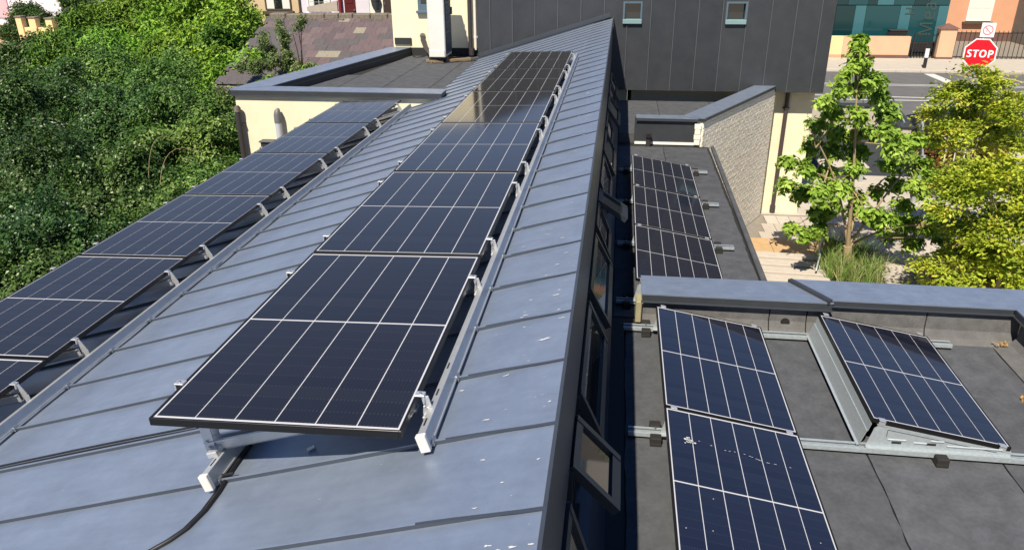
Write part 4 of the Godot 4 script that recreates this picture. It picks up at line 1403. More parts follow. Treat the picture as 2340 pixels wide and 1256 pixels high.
func make_roof_plant():
	# outdoor unit on timbers
	var x0 := -4.36
	var x1 := -3.97
	var zn := -17.75
	var zf := -18.45
	var y0 := -2.53
	var y1 := -0.97
	var t := thing("outdoor_unit", "tall white air conditioning outdoor unit standing on the felt roof", "air conditioner", Vector3((x0 + x1) * 0.5, -2.66, (zn + zf) * 0.5))
	var b := Build.new()
	b.cbox(Vector3((x0 + x1) * 0.5, (y0 + y1) * 0.5, (zn + zf) * 0.5), Vector3(x1 - x0, y1 - y0, zn - zf), 0.018)
	var c := part(t, "casing", b, mats.white_metal)
	b = Build.new()
	b.cbox(Vector3((x0 + x1) * 0.5, y0 + 0.09, zn + 0.006), Vector3(x1 - x0 - 0.03, 0.15, 0.02), 0.006)
	part(c, "service_cover", b, mats.white_metal)
	b = Build.new()
	b.box(Vector3(x1 + 0.004, (y0 + y1) * 0.5, (zn + zf) * 0.5 - 0.02), Vector3(0.02, y1 - y0 - 0.14, zn - zf - 0.14))
	var g := part(t, "fan_grille", b, mats.grille)
	for k in 7:
		b = Build.new()
		b.box(Vector3(x1 + 0.022, y0 + 0.12 + k * 0.215, (zn + zf) * 0.5 - 0.02), Vector3(0.012, 0.014, zn - zf - 0.14))
		part(g, "grille_bar", b, mats.blue_frame)
	for k in 5:
		b = Build.new()
		b.box(Vector3(x1 + 0.028, (y0 + y1) * 0.5, zn - 0.14 - k * 0.11), Vector3(0.012, y1 - y0 - 0.16, 0.01))
		part(g, "grille_bar", b, mats.blue_frame)
	b = Build.new()
	b.cbox(Vector3(x1 + 0.02, -1.55, zf + 0.05), Vector3(0.06, 0.16, 0.09), 0.006)
	part(t, "isolator_box", b, mats.pipe_dark)
	for zz in [zn - 0.12, zf + 0.12]:
		b = Build.new()
		b.cbox(Vector3((x0 + x1) * 0.5, -2.555, zz), Vector3(0.46, 0.05, 0.06), 0.005)
		part(t, "foot", b, mats.pipe_dark)
	# timber packers
	var spec := [[-4.2, -17.85, 0.3, 0.09, 0.2, "short weathered timber block under the front of the outdoor unit"], [-3.75, -18.1, 0.62, 0.1, 0.55, "pale weathered timber plank beside the outdoor unit on the felt"], [-4.36, -17.9, 0.24, 0.07, -0.4, "brown timber offcut by the left foot of the outdoor unit"], [-4.1, -18.35, 0.5, 0.12, 0.1, "timber sleeper under the back of the outdoor unit"]]
	for s in spec:
		var p := thing("timber_packer", s[5], "timber", Vector3(s[0], -2.66, s[1]), "timbers around the outdoor unit")
		b = Build.new()
		b.cbox(Vector3(s[0], -2.66 + 0.034, s[1]), Vector3(s[2], 0.066, s[3]), 0.005, Basis(Vector3.UP, s[4]))
		part(p, "plank", b, mats.timber)
		b = Build.new()
		b.cbox(Vector3(s[0], -2.655, s[1]), Vector3(s[2] * 0.8, 0.014, s[3] * 1.3), 0.003, Basis(Vector3.UP, s[4]))
		part(p, "packing_pad", b, mats.rubber)
	# insulated pipes from the wall
	t = thing("insulated_pipe", "black insulated pipe bundle from the cream wall down to the outdoor unit", "pipe", Vector3(-4.7, -2.66, -18.6))
	for k in 3:
		b = Build.new()
		var o := k * 0.03
		b.tube([Vector3(-4.83 + o, -2.2, -18.98), Vector3(-4.8 + o, -2.28, -18.85), Vector3(-4.66 + o, -2.46, -18.6), Vector3(-4.5 + o, -2.56, -18.4), Vector3(-4.4 + o * 0.4, -2.56, -18.3)], [0.022, 0.024, 0.028, 0.028, 0.024], 8)
		part(t, "pipe", b, mats.pipe_dark)
	b = Build.new()
	b.tube([Vector3(-4.8, -2.19, -18.995), Vector3(-4.8, -2.19, -18.97)], [0.07, 0.07], 14)
	part(t, "wall_patch", b, mats.grey_render)
	var runs := [[[-4.35, -17.9], [-4.25, -17.72], [-4.0, -17.75], [-3.8, -17.95], [-3.5, -18.05], [-3.35, -18.2]], [[-5.0, -18.7], [-4.9, -18.62], [-4.75, -18.7], [-4.72, -18.85]], [[-3.95, -18.0], [-3.7, -18.3], [-3.5, -18.35], [-3.3, -18.55]]]
	var names := ["black cable looping in front of the outdoor unit's feet", "thin black cable by the parapet end left of the outdoor unit", "thin cable running from the outdoor unit to the metal clad tower"]
	for k in 3:
		t = thing("power_cable", names[k], "cable", Vector3(runs[k][0][0], -2.66, runs[k][0][1]), "cables around the outdoor unit")
		var cv := Curve3D.new()
		for q in runs[k]:
			cv.add_point(Vector3(q[0], -2.645, q[1]))
		var pts := []
		var rad := []
		for q in cv.tessellate_even_length(4, 0.06):
			pts.append(q + Vector3(0, 0.006 * sin(q.x * 30.0), 0.02 * sin(q.x * 14.0)))
			rad.append(0.01)
		b = Build.new()
		b.tube(pts, rad, 6)
		part(t, "cable_run", b, mats.cable)


func sheet(called: String, poly: Array, y: float, m: Material):
	var b := Build.new()
	var pv := PackedVector2Array(poly)
	var idx := Geometry2D.triangulate_polygon(pv)
	for i in range(0, idx.size(), 3):
		var a := pv[idx[i]]
		var c := pv[idx[i + 1]]
		var d := pv[idx[i + 2]]
		b.out_tri(Vector3(a.x, y, a.y), Vector3(c.x, y, c.y), Vector3(d.x, y, d.y), Vector3((a.x + c.x) * 0.5, y - 5, a.y))
	return structure(called, b, m)


func rect(x0: float, x1: float, z0: float, z1: float) -> Array:
	return [Vector2(x0, z0), Vector2(x1, z0), Vector2(x1, z1), Vector2(x0, z1)]


func make_ground():
	sheet("ground", rect(-150, 150, 60, -200), GROUND, mats.concrete)
	sheet("garden_soil", rect(-29, -4.9, 12, -37), GROUND + 0.004, mats.soil)
	sheet("road", rect(5, 70, -29.6, -42.3), GROUND + 0.008, mats.asphalt)
	sheet("painted_shade", rect(5.1, 9.3, -22.9, -28.0), GROUND + 0.004, mats.shade_asphalt)  # dark sheet painting the shade on the ground behind the tower
	sheet("lane", rect(-70, -29.5, -36, -46), GROUND + 0.008, mats.asphalt)
	sheet("pink_path", rect(-70, -29.5, -46, -58), GROUND + 0.012, mats.peach_render)
	# far pavement with a kerb
	var b := Build.new()
	b.cbox(Vector3(37.5, GROUND + 0.06, -44.6), Vector3(65, 0.12, 4.4), 0.02)
	structure("pavement", b, mats.concrete)
	for k in 16:
		b = Build.new()
		b.cbox(Vector3(7.5 + k * 1.21, GROUND + 0.064, -42.32), Vector3(1.2, 0.136, 0.16), 0.015)
		structure("kerb_stone", b, mats.paving_1)
	# painted lines
	var y := GROUND + 0.013
	sheet("road_marking", [Vector2(6, -38.75), Vector2(40, -38.0), Vector2(40, -38.1), Vector2(6, -38.85)], y, mats.line_paint)
	sheet("road_marking", [Vector2(6, -38.45), Vector2(40, -37.6), Vector2(40, -37.7), Vector2(6, -38.55)], y, mats.line_paint)
	sheet("road_marking", rect(7, 14.2, -34.6, -34.75), y, mats.line_paint)
	sheet("road_marking", [Vector2(7, -35.6), Vector2(20, -34.9), Vector2(20, -35.05), Vector2(7, -35.75)], y, mats.line_paint)
	sheet("road_marking", [Vector2(15.4, -41.9), Vector2(15.9, -41.9), Vector2(16.0, -38.9), Vector2(15.5, -38.9)], y, mats.line_paint)
	for k in 4:
		var x := 16.8 + k * 1.6
		sheet("road_marking", [Vector2(x, -41.9), Vector2(x + 0.2, -41.9), Vector2(x + 1.2, -38.6), Vector2(x + 1.0, -38.6)], y, mats.yellow_paint)
	sheet("road_marking", rect(16.6, 23.0, -41.95, -41.8), y, mats.yellow_paint)


func make_slate_shed():
	var top := Vector2(-25.0, -2.37)
	var low := Vector2(-20.9, -3.8)
	var x0 := -11.55
	var x1 := -6.2
	var t := thing("slate_shed", "old shed with purple grey slate roof and rough stone ridge behind the hedge", "building", Vector3(-9, GROUND, -23))
	var b := Build.new()
	b.extrude([Vector2(low.x, GROUND), Vector2(low.x, low.y - 0.06), Vector2(top.x, top.y - 0.06), Vector2(top.x - 0.35, top.y - 0.06), Vector2(top.x - 0.35, GROUND)], Vector3(x0 + 0.05, 0, 0), Vector3.BACK, Vector3.UP, Vector3(x1 - x0 - 0.1, 0, 0))
	part(t, "wall", b, mats.stone)
	var d := Vector3(0, top.y - low.y, top.x - low.x)
	var L := d.length()
	d /= L
	var n := Vector3.RIGHT.cross(d).normalized()
	if n.y < 0:
		n = -n
	var ex := 0.4
	var sw := 0.36
	var rows := int(L / ex) + 1
	var tb := Basis(Vector3.RIGHT, n, Vector3.RIGHT.cross(n))
	for r in rows:
		var s := L - (r + 0.5) * ex + 0.1
		var x := x0 + (sw * 0.5 if r % 2 else 0.0)
		while x < x1 - 0.1:
			var w := minf(sw, x1 - x) - 0.006
			b = Build.new()
			var c := Vector3(x + w * 0.5, low.y, low.x) + d * s + n * (0.012 + rng.randf() * 0.006)
			b.box(c, Vector3(w, 0.009, ex + 0.06), tb * Basis(Vector3.RIGHT, 0.022) * Basis(Vector3.UP, rng.randfn(0, 0.004)))
			var m: Material = mats["slate_%d" % [0, 0, 1, 3, 2][rng.randi() % 5]]
			if x < -10.2 and rng.randf() < 0.75:
				m = mats.slate_2
			if (r == 6 and x > -9.1 and x < -8.55) or (r == 0 and x > -9.3 and x < -8.9) or (r == 2 and x > -8.5 and x < -8.2) or (r == 3 and x > -9.2 and x < -8.9):
				m = mats.slate_patch
			part(t, "slate", b, m)
			x += sw
	# ridge course of rough stones
	var x := x0 + 0.1
	while x < x1:
		var w := rng.randf_range(0.45, 0.75)
		b = Build.new()
		b.cbox(Vector3(x + w * 0.5, top.y + 0.03, top.x - 0.17), Vector3(w - 0.02, 0.22 + rng.randf() * 0.05, 0.42), 0.03, Basis(Vector3.BACK, rng.randfn(0, 0.02)))
		part(t, "ridge_stone", b, mats.stone)
		x += w
	for i in 34:
		b = Build.new()
		b.cbox(Vector3(rng.randf_range(x0 + 0.3, x1), top.y - 0.02, top.x + 0.1 + rng.randfn(0, 0.03)), Vector3(0.1, 0.07, 0.08) * rng.randf_range(0.6, 1.2), 0.015, Basis(Vector3.UP, rng.randf() * 3.0))
		part(t, "rubble_stone", b, mats.stone)
	b = Build.new()
	b.extrude([Vector2(-10.35, -2.2), Vector2(-9.3, -2.2), Vector2(-9.3, -1.86), Vector2(-10.35, -2.05)], Vector3(0, 0, -25.55), Vector3.RIGHT, Vector3.UP, Vector3(0, 0, -0.1))
	part(t, "ridge_board", b, mats.paving_2)


func sash_window(t: Node3D, x0: float, x1: float, y0: float, y1: float, z: float, fm: Material, cols: int, rows: int, deep := 0.06, curtain := true):
	var b := Build.new()
	var fw := 0.05
	b.box(Vector3((x0 + x1) * 0.5, y0 + fw * 0.5, z), Vector3(x1 - x0, fw, deep))
	b.box(Vector3((x0 + x1) * 0.5, y1 - fw * 0.5, z), Vector3(x1 - x0, fw, deep))
	for x in [x0 + fw * 0.5, x1 - fw * 0.5]:
		b.box(Vector3(x, (y0 + y1) * 0.5, z), Vector3(fw, y1 - y0 - 2 * fw, deep))
	var w := part(t, "window", b, fm)
	var pw := (x1 - x0 - 2 * fw) / cols
	var phh := (y1 - y0 - 2 * fw) / rows
	for i in cols:
		for j in rows:
			b = Build.new()
			b.box(Vector3(x0 + fw + (i + 0.5) * pw, y0 + fw + (j + 0.5) * phh, z - 0.01), Vector3(pw - 0.02, phh - 0.02, 0.008))
			var side := i == 0 or i == cols - 1
			part(w, "pane", b, mats.curtain if curtain and side else mats.glass)
	b = Build.new()
	b.box(Vector3((x0 + x1) * 0.5, (y0 + y1) * 0.5, z - 0.022), Vector3(x1 - x0 - 0.06, y1 - y0 - 0.06, 0.01))
	part(w, "glazing_bars", b, fm)
	return w


func make_terrace():
	var z := -31.0
	var b := Build.new()
	var t := thing("terrace_house", "beige terraced house with dark brown window above the slate roof", "house", Vector3(-14.2, GROUND, z - 3), "terraced houses behind the shed")
	b.box(Vector3(-14.3, -2.9, z - 3), Vector3(2.9, 7.2, 6))
	part(t, "wall", b, mats.beige_render)
	sash_window(t, -14.3, -13.2, -2.62, -1.3, z + 0.03, mats.brown_frame, 3, 1)
	b = Build.new()
	b.cbox(Vector3(-13.75, -2.71, z + 0.07), Vector3(1.3, 0.13, 0.2), 0.01)
	part(t, "sill", b, mats.brown_frame)
	t = thing("terrace_house", "lilac terraced house with white paned window and dark red door", "house", Vector3(-11.4, GROUND, z - 3), "terraced houses behind the shed")
	b = Build.new()
	b.box(Vector3(-11.385, -2.9, z - 3), Vector3(2.87, 7.2, 6.02))
	part(t, "wall", b, mats.lilac_render)
	sash_window(t, -12.5, -11.55, -2.66, -1.3, z + 0.04, mats.white_paint, 4, 4)
	b = Build.new()
	b.cbox(Vector3(-12.02, -2.76, z + 0.08), Vector3(1.16, 0.1, 0.18), 0.01)
	part(t, "sill", b, mats.lilac_render)
	b = Build.new()
	b.box(Vector3(-10.74, -3.4, z + 0.03), Vector3(0.44, 3.6, 0.06))
	var dr := part(t, "door", b, mats.dark_red)
	for k in 2:
		b = Build.new()
		b.cbox(Vector3(-10.74, -2.1 - k * 0.75, z + 0.066), Vector3(0.28, 0.5, 0.02), 0.006)
		part(dr, "door_panel", b, mats.dark_red)
	b = Build.new()
	b.tube([Vector3(-10.56, -2.6, z + 0.06), Vector3(-10.56, -2.6, z + 0.11)], [0.03, 0.035], 8)
	part(dr, "handle", b, mats.steel_bolt)
	var p := thing("downpipe", "crimson downpipe beside the lilac house's dark red door", "pipe", Vector3(-11.12, GROUND, z + 0.1))
	b = Build.new()
	b.tube([Vector3(-11.12, GROUND, z + 0.09), Vector3(-11.12, 0.65, z + 0.09)], [0.075, 0.075], 10)
	part(p, "pipe", b, mats.maroon_pipe)
	b = Build.new()
	b.box(Vector3(-11.12, -2.9, z + 0.05), Vector3(0.22, 0.05, 0.1))
	part(p, "pipe_bracket", b, mats.maroon_pipe)
	p = thing("downpipe", "thin brown downpipe between the beige and the lilac house", "pipe", Vector3(-12.83, GROUND, z + 0.1))
	b = Build.new()
	b.tube([Vector3(-12.83, GROUND, z + 0.07), Vector3(-12.83, 0.65, z + 0.07)], [0.04, 0.04], 8)
	part(p, "pipe", b, mats.brown_frame)
	b = Build.new()
	b.box(Vector3(-12.83, -2.7, z + 0.04), Vector3(0.16, 0.04, 0.06))
	part(p, "pipe_bracket", b, mats.brown_frame)
	t = thing("terrace_house", "cream white terraced house with brown door, right of the lilac one", "house", Vector3(-8.9, GROUND, z - 3), "terraced houses behind the shed")
	b = Build.new()
	b.box(Vector3(-8.74, -2.9, z - 3), Vector3(2.4, 7.2, 5.98))
	part(t, "wall", b, mats.white_render)
	b = Build.new()
	b.box(Vector3(-9.12, -3.4, z + 0.02), Vector3(0.5, 3.6, 0.06))
	dr = part(t, "door", b, mats.dark_wood)
	b = Build.new()
	b.box(Vector3(-9.3, -2.35, z + 0.06), Vector3(0.03, 0.1, 0.03))
	part(dr, "handle", b, mats.steel_bolt)
	p = thing("wall_basket", "dark wall basket hanging on the cream white house", "basket", Vector3(-9.66, -2.55, z + 0.1))
	b = Build.new()
	b.tube([Vector3(-9.66, -2.58, z + 0.1), Vector3(-9.66, -2.42, z + 0.1), Vector3(-9.66, -2.2, z + 0.1)], [0.09, 0.15, 0.18], 12)
	part(p, "bowl", b, mats.grille)
	b = Build.new()
	b.tube([Vector3(-9.66, -2.215, z + 0.1), Vector3(-9.66, -2.19, z + 0.1)], [0.2, 0.2], 12)
	part(p, "rim", b, mats.pipe_cowl)
	# far left yard
	z = -50.0
	t = thing("yellow_garden_wall", "low yellow garden wall with square pillars, far left", "wall", Vector3(-40, GROUND, z))
	for q in [[-41.0, 0.42, -4.75], [-40.0, 0.5, -4.8], [-38.75, 0.48, -4.85]]:
		b = Build.new()
		b.box(Vector3(q[0], (GROUND + q[2]) * 0.5, z), Vector3(q[1], q[2] - GROUND, 0.45))
		var pl := part(t, "pillar", b, mats.yellow_render)
		b = Build.new()
		b.cbox(Vector3(q[0], q[2] + 0.05, z), Vector3(q[1] + 0.12, 0.1, 0.57), 0.02)
		part(pl, "pillar_cap", b, mats.stone)
	b = Build.new()
	b.box(Vector3(-39.9, -5.95, z), Vector3(2.0, 1.1, 0.25))
	part(t, "wall_panel", b, mats.yellow_render)
	t = thing("orange_garden_wall", "short stretch of orange wall half hidden by shrubs, far left", "wall", Vector3(-43, GROUND, z + 2))
	b = Build.new()
	b.box(Vector3(-42.6, -5.9, z + 1.4), Vector3(1.3, 1.2, 0.25))
	part(t, "wall_panel", b, mats.salmon_render)
	b = Build.new()
	b.cbox(Vector3(-42.6, -5.26, z + 1.4), Vector3(1.4, 0.09, 0.35), 0.02)
	part(t, "wall_cap", b, mats.stone)
	t = thing("pink_house", "white and pink house front at the top left corner", "house", Vector3(-52, GROUND, -66))
	b = Build.new()
	b.box(Vector3(-55, -3.0, -66), Vector3(15, 7, 6))
	part(t, "wall", b, mats.lilac_render)
	b = Build.new()
	b.box(Vector3(-53.3, -5.2, -62.95), Vector3(1.6, 1.6, 0.1))
	part(t, "door", b, mats.pink_render)
	b = Build.new()
	b.box(Vector3(-50.6, -4.4, -62.9), Vector3(0.9, 4.2, 0.3))
	part(t, "corner_post", b, mats.white_paint)


func make_street_buildings():
	# teal panelled shop
	var t := thing("teal_glass_building", "teal panelled glass frontage with faint upright lettering above a salmon wall", "building", Vector3(13, GROUND, -52))
	var b := Build.new()
	b.box(Vector3(12.6, -1.5, -51.4), Vector3(11.6, 10.0, 6.0))
	part(t, "core", b, mats.interior)
	var zf := -48.35
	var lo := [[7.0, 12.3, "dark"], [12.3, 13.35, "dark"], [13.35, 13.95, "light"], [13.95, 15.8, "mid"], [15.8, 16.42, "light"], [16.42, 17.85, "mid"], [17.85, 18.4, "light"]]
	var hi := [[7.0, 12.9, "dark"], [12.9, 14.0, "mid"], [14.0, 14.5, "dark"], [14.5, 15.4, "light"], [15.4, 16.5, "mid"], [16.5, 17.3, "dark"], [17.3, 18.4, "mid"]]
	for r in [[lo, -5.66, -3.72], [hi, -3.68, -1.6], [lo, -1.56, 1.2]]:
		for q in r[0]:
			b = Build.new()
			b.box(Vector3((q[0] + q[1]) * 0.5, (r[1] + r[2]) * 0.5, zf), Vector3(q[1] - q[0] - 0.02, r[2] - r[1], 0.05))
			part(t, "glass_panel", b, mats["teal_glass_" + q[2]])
	b = Build.new()
	b.box(Vector3(12.7, -6.1, -47.9), Vector3(11.4, 0.85, 0.8))
	part(t, "floor_band", b, mats.interior)
	var font := SystemFont.new()
	font.font_names = PackedStringArray(["Droid Sans"])
	for w in [["Meath", Vector3(17.35, -5.4, zf + 0.03), 1.15], ["H", Vector3(16.35, -4.25, zf + 0.03), 0.8]]:
		var tm := TextMesh.new()
		tm.text = w[0]
		tm.font = font
		tm.font_size = 64
		tm.pixel_size = 0.0135 * w[2]
		tm.depth = 0.03
		tm.horizontal_alignment = HORIZONTAL_ALIGNMENT_LEFT
		piece(t, "lettering", tm, mats.lettering, Transform3D(Basis(Vector3.BACK, PI / 2), w[1] - Vector3(13, GROUND, -52)))
	# boundary wall along the pavement
	t = thing("salmon_front_wall", "long low salmon wall with dark red plinth along the far pavement", "wall", Vector3(12, GROUND, -46.7))
	b = Build.new()
	b.box(Vector3(10.2, -5.72, -46.75), Vector3(4.6, 1.0, 0.3))
	part(t, "wall_panel", b, mats.yellow_render)
	b = Build.new()
	b.box(Vector3(14.3, -5.72, -46.75), Vector3(3.58, 1.0, 0.3))
	part(t, "wall_panel", b, mats.peach_render)
	b = Build.new()
	b.box(Vector3(10.2, -6.32, -46.74), Vector3(4.6, 0.22, 0.34))
	part(t, "plinth", b, mats.salmon_render)
	b = Build.new()
	b.box(Vector3(14.3, -6.32, -46.74), Vector3(3.58, 0.22, 0.34))
	part(t, "plinth", b, mats.plinth)
	t = thing("gate_pillar", "square salmon gate pillar with pointed brown cap", "pillar", Vector3(17.95, GROUND, -46.7))
	b = Build.new()
	b.box(Vector3(17.95, -5.55, -46.75), Vector3(0.85, 1.55, 0.6))
	part(t, "shaft", b, mats.peach_render)
	b = Build.new()
	b.box(Vector3(17.95, -6.36, -46.74), Vector3(0.9, 0.16, 0.64))
	part(t, "plinth", b, mats.plinth)
	b = Build.new()
	var cx := 17.95
	var ap := Vector3(cx, -4.5, -46.75)
	var q4 := [Vector3(cx - 0.55, -4.77, -46.37), Vector3(cx + 0.55, -4.77, -46.37), Vector3(cx + 0.55, -4.77, -47.13), Vector3(cx - 0.55, -4.77, -47.13)]
	for i in 4:
		b.out_tri(q4[i], q4[(i + 1) % 4], ap, Vector3(cx, -4.9, -46.75))
	b.quad(q4[3], q4[2], q4[1], q4[0])
	part(t, "cap", b, mats.plinth)
	# salmon house
	t = thing("salmon_house", "salmon rendered house with tall white window set back behind railings", "house", Vector3(22, GROUND, -58))
	b = Build.new()
	b.box(Vector3(21.9, -2.0, -58), Vector3(7.0, 9.0, 6))
	part(t, "wall", b, mats.salmon_render)
	b = Build.new()
	b.box(Vector3(21.9, -6.2, -54.97), Vector3(7.02, 0.6, 0.1))
	part(t, "plinth", b, mats.plinth)
	sash_window(t, 22.05, 23.55, -5.15, -2.9, -54.94, mats.white_paint, 2, 3, 0.1, true)
	b = Build.new()
	b.cbox(Vector3(22.8, -5.28, -54.9), Vector3(1.8, 0.16, 0.3), 0.015)
	part(t, "sill", b, mats.brown_frame)
	t = thing("grey_house", "grey brown rendered side wall at the top right corner", "house", Vector3(27, GROUND, -52))
	b = Build.new()
	b.box(Vector3(29.0, -2.0, -51.5), Vector3(8.0, 9.0, 9.2))
	part(t, "wall", b, mats.grey_render)
	b = Build.new()
	b.box(Vector3(24.98, -4.8, -47.6), Vector3(0.12, 3.4, 0.7))
	part(t, "corner_post", b, mats.white_paint)
	var fc = sheet("forecourt", rect(16.4, 25.0, -46.9, -55.0), GROUND + 0.1, mats.grey_paving)
	fc.set_meta("kind", "structure")
	# gate and railings
	railing("iron_gate", "narrow black iron gate between salmon wall and pillar", "gate", 16.3, 17.45, -46.7, 1.35, 0.16)
	railing("iron_railing", "black iron railing in front of the salmon house", "railing", 18.45, 24.8, -46.7, 1.5, 0.24)


func railing(called: String, label: String, cat: String, x0: float, x1: float, z: float, h: float, gap: float):
	var y := GROUND + 0.12
	var t := thing(called, label, cat, Vector3((x0 + x1) * 0.5, y, z))
	for yy in [0.1, h - 0.12]:
		var b := Build.new()
		b.box(Vector3((x0 + x1) * 0.5, y + yy, z), Vector3(x1 - x0, 0.05, 0.03))
		part(t, "rail", b, mats.black_iron)
	for x in [x0, x1]:
		var b := Build.new()
		b.box(Vector3(x, y + h * 0.5, z), Vector3(0.07, h, 0.07))
		part(t, "post", b, mats.black_iron)
	var x := x0 + gap
	while x < x1 - 0.05:
		var b := Build.new()
		b.box(Vector3(x, y + h * 0.5, z + 0.02), Vector3(0.028, h, 0.022))
		part(t, "bar", b, mats.black_iron)
		x += gap


func make_street_objects():
	# stop sign
	var c := Vector3(11.07, -3.4, -26.0)
	var t := thing("stop_sign", "red octagonal STOP sign on a post behind the yellow green maple", "road sign", Vector3(c.x, GROUND, c.z - 0.06))
	var tb := Basis(Vector3.UP, -0.22)
	var b := Build.new()
	b.tube([Vector3(c.x, GROUND, c.z) + tb * Vector3(0, 0, -0.07), Vector3(c.x, -2.55, c.z) + tb * Vector3(0, 0, -0.07)], [0.04, 0.04], 10)
	part(t, "post", b, mats.steel_post)
	for k in 2:
		b = Build.new()
		var pts := []
		for i in 8:
			var w := TAU * (i + 0.5) / 8
			pts.append(Vector2(cos(w), sin(w)) * (0.485 if k == 0 else 0.447))
		b.extrude(pts, c + tb * Vector3(0, 0, 0.0 if k == 0 else 0.012), tb.x, tb.y, tb.z * 0.014)
		part(t, "border_plate" if k == 0 else "face_plate", b, mats.sign_white if k == 0 else mats.sign_red)
	var font := SystemFont.new()
	font.font_names = PackedStringArray(["Droid Sans"])
	font.font_weight = 700
	var tm := TextMesh.new()
	tm.text = "STOP"
	tm.font = font
	tm.font_size = 64
	tm.pixel_size = 0.0048
	tm.depth = 0.01
	var off := Vector3(c.x, GROUND, c.z - 0.06)
	piece(t, "lettering", tm, mats.sign_white, Transform3D(tb, c + tb * Vector3(0, 0, 0.034) - off))
	b = Build.new()
	var pc := c + Vector3(0.08, 0.7, 0)
	b.cbox(pc, Vector3(0.38, 0.42, 0.02), 0.004, tb)
	var pl := part(t, "upper_plate", b, mats.sign_white)
	b = Build.new()
	for i in 20:
		var a0 := TAU * i / 20
		var a1 := TAU * (i + 1) / 20
		b.beam(pc + tb * Vector3(cos(a0) * 0.13, sin(a0) * 0.13, 0.014), pc + tb * Vector3(cos(a1) * 0.13, sin(a1) * 0.13, 0.014), 0.03, 0.006, tb.z)
	b.beam(pc + tb * Vector3(-0.09, 0.09, 0.014), pc + tb * Vector3(0.09, -0.09, 0.014), 0.025, 0.006, tb.z)
	b.beam(pc + tb * Vector3(-0.03, -0.06, 0.013), pc + tb * Vector3(-0.03, 0.06, 0.013), 0.02, 0.005, tb.z)
	part(pl, "ring_symbol", b, mats.sign_pink)
	# bollard
	t = thing("bollard", "slim black bollard with white band on the far pavement", "bollard", Vector3(15.8, GROUND + 0.12, -43.1))
	b = Build.new()
	b.tube([Vector3(15.8, GROUND + 0.1, -43.1), Vector3(15.8, -5.05, -43.1)], [0.09, 0.085], 12)
	part(t, "shaft", b, mats.black_iron)
	b = Build.new()
	b.tube([Vector3(15.8, -5.85, -43.1), Vector3(15.8, -5.4, -43.1)], [0.1, 0.1], 12)
	part(t, "band", b, mats.sign_white)
	# planter box behind the low wall
	t = thing("planter_box", "black tapered box standing before the teal panels", "planter", Vector3(15.6, -5.7, -47.6))
	b = Build.new()
	b.extrude([Vector2(15.1, -5.68), Vector2(16.05, -5.68), Vector2(16.2, -5.02), Vector2(15.25, -5.02)], Vector3(0, 0, -47.6), Vector3.RIGHT, Vector3.UP, Vector3(0, 0, -0.5))
	part(t, "tub", b, mats.interior)
	b = Build.new()
	b.cbox(Vector3(15.72, -5.0, -47.85), Vector3(1.0, 0.05, 0.56), 0.01)
	part(t, "rim", b, mats.pipe_dark)
	# parked car
	t = thing("parked_car", "black parked car mostly hidden behind the maple", "car", Vector3(12.0, GROUND, -27.1))
	b = Build.new()
	var o := Vector3(9.95, GROUND, -26.3)
	b.extrude([Vector2(0, 0.35), Vector2(0.05, 0.75), Vector2(0.9, 0.95), Vector2(4.1, 0.95), Vector2(4.25, 0.6), Vector2(4.2, 0.3), Vector2(0.1, 0.25)], o, Vector3.RIGHT, Vector3.UP, Vector3(0, 0, -1.7))
	part(t, "body", b, mats.car_paint)
	b = Build.new()
	b.extrude([Vector2(0.95, 0.95), Vector2(1.6, 1.42), Vector2(3.1, 1.42), Vector2(3.75, 0.95)], o + Vector3(0, 0, -0.1), Vector3.RIGHT, Vector3.UP, Vector3(0, 0, -1.5))
	var cab := part(t, "cabin", b, mats.glass)
	b = Build.new()
	b.cbox(o + Vector3(2.35, 1.43, -0.85), Vector3(1.5, 0.05, 1.46), 0.015)
	part(cab, "roof", b, mats.car_paint)
	for x in [0.8, 3.4]:
		for zz in [-0.05, -1.65]:
			b = Build.new()
			b.tube([o + Vector3(x, 0.31, zz + 0.08), o + Vector3(x, 0.31, zz - 0.1)], [0.31, 0.31], 16)
			var wh := part(t, "wheel", b, mats.tyre)
			b = Build.new()
			b.tube([o + Vector3(x, 0.31, zz + 0.09), o + Vector3(x, 0.31, zz - 0.11)], [0.18, 0.18], 12)
			part(wh, "rim", b, mats.steel_bolt)
	for x in [0.03, 4.2]:
		for zz in [-0.3, -1.4]:
			b = Build.new()
			b.cbox(o + Vector3(x, 0.68, zz), Vector3(0.1, 0.12, 0.3), 0.02)
			part(t, "headlight" if x < 1 else "tail_light", b, mats.pipe_cowl if x < 1 else mats.maroon_pipe)


